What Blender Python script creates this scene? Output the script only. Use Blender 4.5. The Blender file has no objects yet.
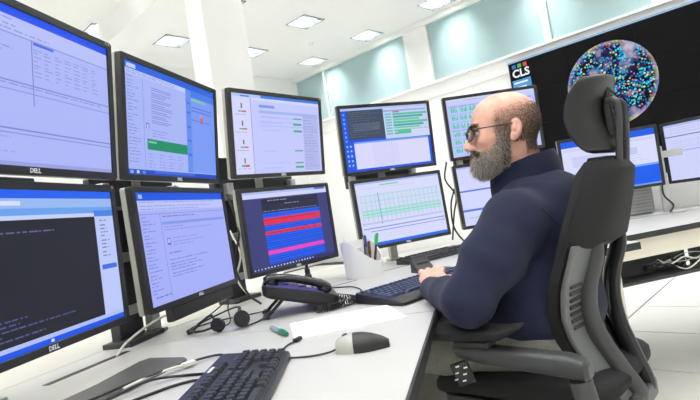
import bpy, bmesh, math, random
import numpy as np
from mathutils import Matrix, Vector, Euler
random.seed(7); rng = np.random.default_rng(7)
scene = bpy.context.scene
COL = scene.collection
R = math.radians
CAM_H = 1.03                      # camera height above the raised floor

# ------------------------------------------------------------------ camera
cam_d = bpy.data.cameras.new('camera'); cam = bpy.data.objects.new('camera', cam_d); COL.objects.link(cam)
cam_d.sensor_width = 36.0; cam_d.sensor_fit = 'HORIZONTAL'; cam_d.lens = 26.36
cam_d.clip_start = 0.02; cam_d.clip_end = 100
PITCH, ROLL = R(1.453), R(-8.996)
_f = Vector((0, math.cos(PITCH), math.sin(PITCH))); _r = Vector((1, 0, 0)); _u = _r.cross(_f)
_r2 = _r * math.cos(ROLL) + _u * math.sin(ROLL); _u2 = _u * math.cos(ROLL) - _r * math.sin(ROLL)
cam.matrix_world = Matrix(((_r2.x, _u2.x, -_f.x, 0), (_r2.y, _u2.y, -_f.y, 0), (_r2.z, _u2.z, -_f.z, CAM_H), (0, 0, 0, 1)))
scene.camera = cam

# ------------------------------------------------------------------ world and exposure
w = bpy.data.worlds.new('world'); scene.world = w; w.use_nodes = True
w.node_tree.nodes['Background'].inputs[0].default_value = (1.0, 0.98, 0.95, 1)
w.node_tree.nodes['Background'].inputs[1].default_value = 0.3
vs = scene.view_settings
vs.view_transform = 'Standard'; vs.look = 'None'; vs.exposure = 0.0; vs.gamma = 1.0; vs.use_curve_mapping = False
scene.cycles.max_bounces = 10; scene.cycles.diffuse_bounces = 6; scene.cycles.glossy_bounces = 4
scene.cycles.sample_clamp_indirect = 6.0
scene.cycles.use_denoising = True
scene.cycles.caustics_reflective = False; scene.cycles.caustics_refractive = False

LAMP_W = 34.0                      # watts of each ceiling fixture

# ------------------------------------------------------------------ room frame (u along the window wall, v towards it)
WA = -0.811708
D1 = Vector((math.sin(WA), math.cos(WA), 0)); D2 = Vector((math.cos(WA), -math.sin(WA), 0))
ROOM_ROT = math.atan2(D2.y, D2.x)        # local +x = v (towards window wall), local +y = u
def RP(u, v, z): return D1 * u + D2 * v + Vector((0, 0, z))
WALL_V, END_U, CEIL_Z = 8.0, 8.76, CAM_H + 3.26
BACK_U, LEFT_V = -4.2, -4.6

# ------------------------------------------------------------------ materials
def srgb(c):
    out = []
    for k in c[:3]:
        k = k / 255.0 if max(c) > 1.0 else k
        out.append(k / 12.92 if k <= 0.04045 else ((k + 0.055) / 1.055) ** 2.4)
    return tuple(out) + (1.0,)
def mat(name, col, rough=0.5, metal=0.0, spec=0.5, noise=0.06, nscale=40, bump=0.0, bscale=200, coat=0.0, sheen=0.0):
    m = bpy.data.materials.new(name); m.use_nodes = True
    nt = m.node_tree; b = nt.nodes['Principled BSDF']
    c = srgb(col)
    tc = nt.nodes.new('ShaderNodeTexCoord')
    if noise > 0:
        n = nt.nodes.new('ShaderNodeTexNoise'); n.inputs['Scale'].default_value = nscale; n.inputs['Detail'].default_value = 4
        r = nt.nodes.new('ShaderNodeValToRGB')
        r.color_ramp.elements[0].position = 0.3; r.color_ramp.elements[1].position = 0.7
        r.color_ramp.elements[0].color = tuple(k * (1 - noise) for k in c[:3]) + (1,)
        r.color_ramp.elements[1].color = tuple(min(1, k * (1 + noise)) for k in c[:3]) + (1,)
        nt.links.new(tc.outputs['Object'], n.inputs['Vector']); nt.links.new(n.outputs['Fac'], r.inputs['Fac'])
        nt.links.new(r.outputs['Color'], b.inputs['Base Color'])
    else:
        b.inputs['Base Color'].default_value = c
    if bump > 0:
        n2 = nt.nodes.new('ShaderNodeTexNoise'); n2.inputs['Scale'].default_value = bscale; n2.inputs['Detail'].default_value = 3
        bp = nt.nodes.new('ShaderNodeBump'); bp.inputs['Strength'].default_value = bump; bp.inputs['Distance'].default_value = 0.002
        nt.links.new(tc.outputs['Object'], n2.inputs['Vector']); nt.links.new(n2.outputs['Fac'], bp.inputs['Height'])
        nt.links.new(bp.outputs['Normal'], b.inputs['Normal'])
    b.inputs['Roughness'].default_value = rough; b.inputs['Metallic'].default_value = metal
    b.inputs['Specular IOR Level'].default_value = spec
    if coat: b.inputs['Coat Weight'].default_value = coat
    if sheen:
        b.inputs['Sheen Weight'].default_value = sheen; b.inputs['Sheen Roughness'].default_value = 0.5
    return m
M = {}
M['wall'] = mat('wall_paint', (244, 244, 243), 0.8, noise=0.01, nscale=3)
M['ceiling'] = mat('ceiling_paint', (246, 246, 244), 0.9, noise=0.01, nscale=2)
M['tile'] = mat('floor_tile', (218, 217, 212), 0.4, noise=0.025, nscale=9)
M['joint'] = mat('floor_joint', (60, 58, 55), 0.8)
M['desk'] = mat('desk_laminate', (186, 185, 182), 0.42, noise=0.012, nscale=14)
M['ledge'] = mat('ledge_laminate', (194, 191, 184), 0.45, noise=0.012, nscale=14)
M['cream'] = mat('cream_panel', (226, 219, 203), 0.5, noise=0.015, nscale=10)
M['edge'] = mat('desk_edge_black', (34, 34, 36), 0.5)
M['black'] = mat('black_plastic', (24, 24, 26), 0.42, noise=0.1, bump=0.08, bscale=900)
M['gloss'] = mat('gloss_black', (20, 20, 22), 0.22, noise=0.05)
M['bezel'] = mat('bezel_black', (30, 31, 33), 0.38, noise=0.05)
M['dark'] = mat('dark_grey_plastic', (52, 54, 56), 0.5, noise=0.05)
M['plate'] = mat('dark_plate_metal', (86, 84, 83), 0.45, metal=0.0, noise=0.06, nscale=60)
M['silver'] = mat('silver_plastic', (178, 178, 170), 0.4, metal=0.15, noise=0.03)
M['alu'] = mat('aluminium', (190, 192, 194), 0.35, metal=0.7, noise=0.04, nscale=80)
M['white'] = mat('white_plastic', (240, 240, 240), 0.4, noise=0.01)
M['paper'] = mat('paper', (250, 250, 250), 0.8, noise=0.005)
M['cable'] = mat('black_cable', (22, 22, 24), 0.5)
M['whitecable'] = mat('white_cable', (226, 224, 216), 0.5)
M['key'] = mat('keycap_black', (38, 40, 46), 0.45, noise=0.08)
M['keyblue'] = mat('keycap_blue_black', (58, 66, 96), 0.4, noise=0.08)
M['kbbody'] = mat('keyboard_body', (26, 27, 31), 0.4, noise=0.08)
M['navy'] = mat('navy_fleece', (21, 28, 54), 0.95, noise=0.16, nscale=260, bump=0.35, bscale=700, sheen=0.04)
M['grey_trouser'] = mat('grey_denim', (112, 112, 104), 0.9, noise=0.12, nscale=120, bump=0.3, bscale=900)
M['shoe'] = mat('shoe_leather', (28, 26, 25), 0.5)
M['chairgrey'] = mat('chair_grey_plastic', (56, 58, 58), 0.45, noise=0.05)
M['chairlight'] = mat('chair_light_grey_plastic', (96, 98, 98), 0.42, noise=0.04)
M['chairfab'] = mat('chair_black_fabric', (19, 20, 21), 0.85, noise=0.15, nscale=400, bump=0.3, bscale=1500)
M['chairleather'] = mat('headrest_leather', (17, 18, 20), 0.33, noise=0.08, nscale=60, bump=0.1, bscale=300)
M['blind'] = mat('roller_blind_teal', (170, 196, 199), 0.85, noise=0.03, nscale=4)
M['mullion'] = mat('window_frame_paint', (226, 230, 228), 0.6)
M['louvre'] = mat('louvre_metal', (92, 101, 101), 0.6, metal=0.0, spec=0.1)
M['green'] = mat('green_plastic', (18, 120, 82), 0.35)
M['greencap'] = mat('green_cap', (40, 190, 95), 0.35)
M['clear'] = mat('pen_barrel_grey', (150, 168, 176), 0.25)
M['blue'] = mat('blue_plastic', (40, 80, 170), 0.35)
M['yellow'] = mat('yellow_plastic', (220, 214, 60), 0.35)
M['brown'] = mat('brown_barrel', (96, 60, 46), 0.4)
M['red'] = mat('red_plastic', (190, 40, 40), 0.35)
M['logo'] = mat('logo_white', (232, 232, 236), 0.4, noise=0)
M['stickerA'] = mat('orange_sticker', (226, 140, 80), 0.5, noise=0)
M['stickerB'] = mat('teal_sticker', (40, 160, 140), 0.5, noise=0)
M['phonelcd'] = mat('phone_blue_film', (62, 62, 120), 0.3)
M['eyewhite'] = mat('eye_white', (168, 160, 152), 0.2, noise=0)
M['iris'] = mat('eye_iris', (60, 44, 32), 0.15, noise=0)
M['vent'] = mat('vent_grey', (170, 170, 164), 0.5)
M['black_panel'] = mat('videowall_black', (16, 16, 18), 0.5, noise=0.05)

def glass(name, col=(1, 1, 1, 1)):
    m = bpy.data.materials.new(name); m.use_nodes = True
    b = m.node_tree.nodes['Principled BSDF']
    b.inputs['Base Color'].default_value = col; b.inputs['Roughness'].default_value = 0.02
    b.inputs['Transmission Weight'].default_value = 1.0; b.inputs['IOR'].default_value = 1.05
    return m
M['lens'] = glass('spectacle_glass', (0.93, 0.96, 1, 1))

def skin_mat():
    m = bpy.data.materials.new('skin'); m.use_nodes = True; nt = m.node_tree; b = nt.nodes['Principled BSDF']
    tc = nt.nodes.new('ShaderNodeTexCoord')
    n = nt.nodes.new('ShaderNodeTexNoise'); n.inputs['Scale'].default_value = 28; n.inputs['Detail'].default_value = 5
    r = nt.nodes.new('ShaderNodeValToRGB')
    r.color_ramp.elements[0].position = 0.35; r.color_ramp.elements[0].color = srgb((208, 150, 130))
    r.color_ramp.elements[1].position = 0.68; r.color_ramp.elements[1].color = srgb((230, 180, 160))
    nt.links.new(tc.outputs['Object'], n.inputs['Vector']); nt.links.new(n.outputs['Fac'], r.inputs['Fac'])
    nt.links.new(r.outputs['Color'], b.inputs['Base Color'])
    n2 = nt.nodes.new('ShaderNodeTexNoise'); n2.inputs['Scale'].default_value = 420
    bp = nt.nodes.new('ShaderNodeBump'); bp.inputs['Strength'].default_value = 0.15; bp.inputs['Distance'].default_value = 0.001
    nt.links.new(tc.outputs['Object'], n2.inputs['Vector']); nt.links.new(n2.outputs['Fac'], bp.inputs['Height'])
    nt.links.new(bp.outputs['Normal'], b.inputs['Normal'])
    b.inputs['Roughness'].default_value = 0.42
    b.inputs['Subsurface Weight'].default_value = 0.12; b.inputs['Subsurface Radius'].default_value = (0.01, 0.004, 0.002)
    b.inputs['Subsurface Scale'].default_value = 0.4
    return m
M['skin'] = skin_mat()
def attr_mat(name, rough=0.8, emission=False, strength=1.0):
    """colour read from the mesh attribute 'Col' (printed / displayed colours)"""
    m = bpy.data.materials.new(name); m.use_nodes = True; nt = m.node_tree; b = nt.nodes['Principled BSDF']
    a = nt.nodes.new('ShaderNodeAttribute'); a.attribute_name = 'Col'
    b.inputs['Roughness'].default_value = rough
    if emission:
        b.inputs['Base Color'].default_value = (0.01, 0.01, 0.012, 1); b.inputs['Specular IOR Level'].default_value = 0.15
        nt.links.new(a.outputs['Color'], b.inputs['Emission Color']); b.inputs['Emission Strength'].default_value = strength
    else:
        nt.links.new(a.outputs['Color'], b.inputs['Base Color'])
    return m
M['screen'] = attr_mat('lcd_screen', 0.4, True, 1.0)
M['hair'] = attr_mat('hair_strands', 0.7)

# ------------------------------------------------------------------ mesh helpers
class MB:
    def __init__(s): s.v = []; s.f = []
    def add(s, vs, fs):
        o = len(s.v); s.v += [tuple(p) for p in vs]; s.f += [tuple(i + o for i in f) for f in fs]; return s
    def box(s, c, d, rot=None):
        x, y, z = d[0] / 2, d[1] / 2, d[2] / 2
        vs = [Vector(p) for p in ((-x, -y, -z), (x, -y, -z), (x, y, -z), (-x, y, -z), (-x, -y, z), (x, -y, z), (x, y, z), (-x, y, z))]
        if rot is not None: vs = [rot @ p for p in vs]
        return s.add([p + Vector(c) for p in vs], [(0, 3, 2, 1), (4, 5, 6, 7), (0, 1, 5, 4), (1, 2, 6, 5), (2, 3, 7, 6), (3, 0, 4, 7)])
    def bar(s, a, b, w, h, up=(0, 0, 1)):
        a, b = Vector(a), Vector(b); d = (b - a); L = d.length; d = d.normalized()
        up = Vector(up)
        if abs(d.dot(up)) > 0.98: up = Vector((1, 0, 0))
        y = up.cross(d).normalized(); z = d.cross(y)
        rot = Matrix((d, y, z)).transposed()
        return s.box((a + b) / 2, (L, w, h), rot)
    def prism(s, poly, z0, z1):
        n = len(poly)
        area = sum(poly[i][0] * poly[(i + 1) % n][1] - poly[(i + 1) % n][0] * poly[i][1] for i in range(n))
        if area < 0: poly = poly[::-1]
        vs = [(p[0], p[1], z0) for p in poly] + [(p[0], p[1], z1) for p in poly]
        fs = [tuple(range(n - 1, -1, -1)), tuple(range(n, 2 * n))] + [(i, (i + 1) % n, n + (i + 1) % n, n + i) for i in range(n)]
        return s.add(vs, fs)
    def tube(s, path, r, seg=8, cap=True, flat=1.0):
        P = [Vector(p) for p in path]; n = len(P)
        rr = r if isinstance(r, (list, tuple)) else [r] * n
        t0 = (P[1] - P[0]).normalized(); up = Vector((0, 0, 1)) if abs(t0.z) < 0.9 else Vector((1, 0, 0))
        nrm = (up - t0 * up.dot(t0)).normalized(); vs = []
        for i in range(n):
            t = (P[min(i + 1, n - 1)] - P[max(i - 1, 0)]).normalized()
            nrm = (nrm - t * nrm.dot(t)).normalized(); b = t.cross(nrm)
            for k in range(seg):
                a = 2 * math.pi * k / seg
                vs.append(P[i] + (b * math.cos(a) + nrm * math.sin(a) * flat) * rr[i])
        fs = [(i * seg + k, i * seg + (k + 1) % seg, (i + 1) * seg + (k + 1) % seg, (i + 1) * seg + k) for i in range(n - 1) for k in range(seg)]
        if cap: fs += [tuple(range(seg - 1, -1, -1)), tuple((n - 1) * seg + k for k in range(seg))]
        return s.add(vs, fs)
    def lathe(s, prof, c=(0, 0, 0), seg=24, rot=None):
        n = len(prof); vs = []
        for (r, z) in prof:
            for k in range(seg):
                a = 2 * math.pi * k / seg; p = Vector((r * math.cos(a), r * math.sin(a), z))
                if rot is not None: p = rot @ p
                vs.append(p + Vector(c))
        fs = [(i * seg + k, i * seg + (k + 1) % seg, (i + 1) * seg + (k + 1) % seg, (i + 1) * seg + k) for i in range(n - 1) for k in range(seg)]
        fs += [tuple(range(seg - 1, -1, -1)), tuple((n - 1) * seg + k for k in range(seg))]
        return s.add(vs, fs)
    def loft(s, rings, closed_ring=True, cap=True):
        n = len(rings); m = len(rings[0]); vs = [p for r in rings for p in r]
        rng_k = range(m) if closed_ring else range(m - 1)
        fs = [(i * m + k, i * m + (k + 1) % m, (i + 1) * m + (k + 1) % m, (i + 1) * m + k) for i in range(n - 1) for k in rng_k]
        if cap and closed_ring: fs += [tuple(range(m - 1, -1, -1)), tuple((n - 1) * m + k for k in range(m))]
        return s.add(vs, fs)
    def build(s, name, m, parent=None, bevel=0, seg=2, smooth=True, sub=0, fix=True):
        me = bpy.data.meshes.new(name); me.from_pydata(s.v, [], s.f)
        if fix:
            bm = bmesh.new(); bm.from_mesh(me); bmesh.ops.recalc_face_normals(bm, faces=bm.faces[:]); bm.to_mesh(me); bm.free()
        me.materials.append(M[m] if isinstance(m, str) else m)
        o = bpy.data.objects.new(name, me); COL.objects.link(o)
        if parent is not None: o.parent = parent
        if smooth: shade(me)
        if bevel:
            b = o.modifiers.new('bevel', 'BEVEL'); b.width = bevel; b.segments = seg; b.limit_method = 'ANGLE'; b.angle_limit = R(35); b.harden_normals = False
        if sub:
            b = o.modifiers.new('sub', 'SUBSURF'); b.levels = sub; b.render_levels = sub
        return o
def shade(me, ang=35):
    me.polygons.foreach_set('use_smooth', [True] * len(me.polygons))
    try: me.set_sharp_from_angle(angle=R(ang))
    except Exception: pass
def roundrect(w, h, r, n=5):
    pts = []
    for cx, cy, a0 in ((w / 2 - r, h / 2 - r, 0), (-w / 2 + r, h / 2 - r, 90), (-w / 2 + r, -h / 2 + r, 180), (w / 2 - r, -h / 2 + r, 270)):
        for k in range(n + 1):
            a = R(a0 + 90 * k / n); pts.append((cx + r * math.cos(a), cy + r * math.sin(a)))
    return pts
def tag(o, label=None, cat=None, group=None, kind=None):
    if label: o['label'] = label
    if cat: o['category'] = cat
    if group: o['group'] = group
    if kind: o['kind'] = kind
    return o
def empty(name, loc=(0, 0, 0), rz=0.0):
    o = bpy.data.objects.new(name, None); COL.objects.link(o); o.location = loc; o.rotation_euler = (0, 0, rz); o.empty_display_size = 0.05
    return o
def struct(o): o['kind'] = 'structure'; return o
def cpy(o, parent=None):
    c = o.copy(); COL.objects.link(c)
    if parent is not None: c.parent = parent
    return c
def copy_tree(o, parent=None):
    c = cpy(o, parent)
    for ch in list(o.children): copy_tree(ch, c)
    return c
def text_mesh(name, s, size, m, parent=None, depth=0.0004, mtx=None, bold=False):
    cu = bpy.data.curves.new(name, 'FONT'); cu.body = s; cu.size = size; cu.align_x = 'CENTER'; cu.align_y = 'CENTER'; cu.extrude = depth
    if bold: cu.offset = size * 0.03
    cu.resolution_u = 3
    t = bpy.data.objects.new(name, cu); COL.objects.link(t)
    dg = bpy.context.evaluated_depsgraph_get(); me = bpy.data.meshes.new_from_object(t.evaluated_get(dg))
    bpy.data.objects.remove(t); bpy.data.curves.remove(cu)
    me.materials.clear(); me.materials.append(M[m])
    o = bpy.data.objects.new(name, me); COL.objects.link(o)
    if parent is not None: o.parent = parent
    if mtx is not None: o.matrix_local = mtx
    return o
def spline(pts, n=8):
    """Catmull-Rom through the points"""
    P = [Vector(p) for p in pts]; P = [P[0] * 2 - P[1]] + P + [P[-1] * 2 - P[-2]]; out = []
    for i in range(1, len(P) - 2):
        for k in range(n):
            t = k / n; a, b, c, d = P[i - 1], P[i], P[i + 1], P[i + 2]
            out.append(0.5 * ((2 * b) + (c - a) * t + (2 * a - 5 * b + 4 * c - d) * t * t + (3 * b - a - 3 * c + d) * t ** 3))
    out.append(P[-2]); return out
# ================================================================== the room
def roomobj(o): o.rotation_euler = (0, 0, ROOM_ROT); return o      # local x = v, local y = u
# floor: slab (joints) and raised-floor tiles
TS = 0.665
flr = struct(roomobj(MB().box(((WALL_V + LEFT_V) / 2, (END_U + BACK_U) / 2, -0.03), (WALL_V - LEFT_V, END_U - BACK_U, 0.05)).build('floor', 'joint')))
tile_me = None
i0, i1 = math.ceil((LEFT_V - 0.22) / TS), math.floor((WALL_V - 0.22) / TS)
for i in range(i0, i1):
    for j in range(math.ceil((BACK_U - 0.52) / TS), math.floor((END_U - 0.52) / TS)):
        v0, u0 = 0.22 + i * TS, 0.52 + j * TS
        if not (0.0 < v0 < 8 and -2.2 < u0 < 8.7): continue
        if tile_me is None:
            t = MB().box((0, 0, -0.0045), (TS - 0.011, TS - 0.011, 0.009)).build('floor_tile', 'tile', flr, smooth=False); tile_me = t.data
        else:
            t = bpy.data.objects.new('floor_tile', tile_me); COL.objects.link(t); t.parent = flr
        t.location = (v0 + TS / 2, u0 + TS / 2, 0)
# rest of the raised floor, behind the camera and far left
b = MB()
b.box(((LEFT_V + 0.22) / 2, (END_U + BACK_U) / 2, -0.0045), (0.22 - LEFT_V - 0.01, END_U - BACK_U, 0.009))
b.box((4.11, (BACK_U - 2.14) / 2, -0.0045), (7.77, 2.05, 0.009))
b.build('floor_field', 'tile', flr, smooth=False)
struct(roomobj(MB().box(((WALL_V + LEFT_V) / 2, (END_U + BACK_U) / 2, CEIL_Z + 0.16), (WALL_V - LEFT_V + .4, END_U - BACK_U + .4, 0.02)).build('ceiling_void', 'ceiling')))
# ceiling with openings for the fixtures
LU = [7.57, 6.02, 4.45, 2.90, 1.35, -0.20, -1.75, -3.30]
LV = [7.52, 5.95, 4.37, 3.25, 1.70, 0.15, -1.40, -2.95]
FS = 0.47
def ceiling_mesh():
    xs = sorted(set([LEFT_V, WALL_V] + [v + s * FS / 2 for v in LV for s in (-1, 1)]))
    ys = sorted(set([BACK_U, END_U] + [u + s * FS / 2 for u in LU for s in (-1, 1)]))
    b = MB()
    for i in range(len(xs) - 1):
        for j in range(len(ys) - 1):
            cx, cy = (xs[i] + xs[i + 1]) / 2, (ys[j] + ys[j + 1]) / 2
            if any(abs(cx - v) < FS / 2 for v in LV) and any(abs(cy - u) < FS / 2 for u in LU): continue
            b.add([(xs[i], ys[j], CEIL_Z), (xs[i + 1], ys[j], CEIL_Z), (xs[i + 1], ys[j + 1], CEIL_Z), (xs[i], ys[j + 1], CEIL_Z)], [(0, 3, 2, 1)])
    return b
struct(roomobj(ceiling_mesh().build('ceiling', 'ceiling', smooth=False, fix=False)))
# fixtures: recessed louvred luminaires with their own lamp
def fixture():
    r = empty('ceiling_light', RP(0, 0, CEIL_Z), ROOM_ROT)
    h = FS / 2; b = MB()
    for sx, sy, w_, d_ in ((1, 0, 0.012, FS), (-1, 0, 0.012, FS), (0, 1, FS, 0.012), (0, -1, FS, 0.012)):
        b.box((sx * (h - .006), sy * (h - .006), 0.05), (w_, d_, 0.11))
    b.build('frame', 'louvre', r, smooth=False)
    MB().box((0, 0, 0.112), (FS, FS, 0.01)).build('reflector', 'white', r, smooth=False)
    n = 6
    for k in range(n):
        y = -h + FS * (k + 0.5) / n
        MB().box((0, y + FS / n / 2 - 0.003, 0.040), (FS - .03, 0.004, 0.075)).build('louvre', 'louvre', r, smooth=False)
    l = bpy.data.lights.new('lamp', 'AREA'); l.shape = 'SQUARE'; l.size = FS - 0.06; l.energy = LAMP_W; l.color = (1.0, 0.995, 0.985)
    lo = bpy.data.objects.new('lamp', l); COL.objects.link(lo); lo.parent = r; lo.location = (0, 0, 0.098)
    return r
fx0 = fixture(); first = True
ordn = ['first', 'second', 'third', 'fourth', 'fifth', 'sixth', 'seventh', 'eighth']
for iu, u in enumerate(LU):
    for iv, v in enumerate(LV):
        if iv > 4 and iu in (0, 1) and False: continue
        f = fx0 if first else copy_tree(fx0); first = False
        f.location = RP(u, v, CEIL_Z)
        tag(f, 'square louvred ceiling light, %s row out from the blinds, %s from the end wall' % (ordn[iv], ordn[iu]), 'ceiling light', 'recessed ceiling lights')
# walls
def wall(name, x0, x1, y0, y1, z0, z1, m='wall'):
    return struct(roomobj(MB().box(((x0 + x1) / 2, (y0 + y1) / 2, (z0 + z1) / 2), (x1 - x0, y1 - y0, z1 - z0)).build(name, m, smooth=False)))
TOPZ = CEIL_Z + 0.17
wall('wall_end', LEFT_V - .2, WALL_V + .4, END_U, END_U + 0.15, -.05, TOPZ)
wall('wall_rear', LEFT_V - .2, WALL_V + .4, BACK_U - 0.15, BACK_U, -.05, TOPZ)
wall('wall_left', LEFT_V - 0.15, LEFT_V, BACK_U, END_U, -.05, TOPZ)
# window wall with openings: sill at BZ
BZ = CAM_H + 2.12; HZ = CEIL_Z - 0.02
wr = roomobj(MB().box((WALL_V + 0.12, (END_U + BACK_U) / 2, BZ / 2), (0.24, END_U - BACK_U, BZ)).build('wall_window', 'wall', smooth=False)); struct(wr)
bays = [(8.76, 5.57), (5.04, 1.50), (0.97, -2.20)]
piers = [(5.57, 5.04), (1.50, 0.97), (-2.20, BACK_U)]
for (a, c) in piers:
    MB().box((WALL_V + 0.12, (a + c) / 2, (BZ + TOPZ) / 2), (0.24, a - c, TOPZ - BZ)).build('pier', 'wall', wr, smooth=False)
MB().box((WALL_V - 0.03, (END_U + BACK_U) / 2, CEIL_Z - 0.045), (0.10, END_U - BACK_U, 0.09)).build('cornice', 'wall', wr, bevel=0.01)
MB().box((WALL_V - 0.03, (END_U + BACK_U) / 2, BZ - 0.02), (0.07, END_U - BACK_U, 0.04)).build('sill', 'wall', wr, bevel=0.006)
MB().box((WALL_V - 0.012, (END_U + 3.6) / 2, CAM_H + 1.845), (0.024, END_U - 3.6, 0.012)).build('dado_rail', 'mullion', wr, smooth=False)
blindtxt = {(8.76, 7.80): 'narrow teal roller blind in the far corner by the end wall', (7.78, 5.57): 'wide teal roller blind left of the white wall pier',
            (5.04, 2.97): 'teal roller blind right of the white wall pier, above the video wall logo',
            (2.87, 1.50): 'teal roller blind above the globe on the video wall', (0.97, -0.6): 'teal roller blind beyond the right edge of the video wall globe', (-0.7, -2.2): 'teal roller blind at the near end of the window wall'}
wn = 0
for bay, cuts in ((bays[0], [7.79]), (bays[1], [2.92]), (bays[2], [-0.65])):
    wn += 1
    win = struct(roomobj(MB().box((WALL_V + 0.2, (bay[0] + bay[1]) / 2, (BZ + HZ) / 2), (0.02, bay[0] - bay[1], HZ - BZ)).build('window_%d' % wn, 'mullion', smooth=False)))
    for cu in cuts:
        MB().box((WALL_V + 0.05, cu, (BZ + HZ) / 2), (0.12, 0.10 if wn > 1 else 0.05, HZ - BZ)).build('mullion', 'mullion', win, smooth=False)
for (a, c), lab in blindtxt.items():
    r = empty('roller_blind', RP((a + c) / 2, WALL_V + 0.06, BZ), ROOM_ROT)
    wdt = a - c
    zt = HZ - BZ
    MB().box((0, 0, zt / 2), (0.004, wdt - 0.012, zt - .01)).build('fabric', 'blind', r, smooth=False)
    MB().tube([(0, -wdt / 2 + .02, zt - 0.06), (0, wdt / 2 - .02, zt - 0.06)], 0.03, 12).build('roller', 'blind', r)
    MB().box((0, 0, 0.02), (0.014, wdt - 0.014, 0.025)).build('bottom_bar', 'mullion', r, smooth=False)
    tag(r, lab, 'blind', 'teal roller blinds')
# beam and column
BEAM_Z = CAM_H + 2.90
struct(roomobj(MB().box((3.375, (END_U + BACK_U) / 2, (BEAM_Z + CEIL_Z) / 2 + .02), (0.55, END_U - BACK_U, CEIL_Z - BEAM_Z + .04)).build('ceiling_beam', 'wall', smooth=False)))
tag(bpy.data.objects['ceiling_beam'], 'white ceiling beam running over the square column', 'beam')
cl = roomobj(MB().box((3.375, 4.84, BEAM_Z / 2), (0.56, 0.32, BEAM_Z)).build('column', 'wall', bevel=0.01)); struct(cl)
tag(cl, 'white square column rising behind the monitors to the ceiling beam', 'column')
# ceiling detectors
for k, (u, v, lab) in enumerate(((5.2, 5.2, 'small white smoke detector on the ceiling, nearer the column'), (6.75, 6.75, 'small white smoke detector on the ceiling, nearer the blinds'))):
    r = empty('smoke_detector', RP(u, v, CEIL_Z), 0)
    MB().lathe([(0.05, 0), (0.05, -0.018), (0.035, -0.03)], seg=20).build('base', 'white', r)
    MB().lathe([(0.03, -0.028), (0.026, -0.045), (0.008, -0.05)], seg=20).build('sensor', 'white', r)
    tag(r, lab, 'smoke detector', 'ceiling smoke detectors')

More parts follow.
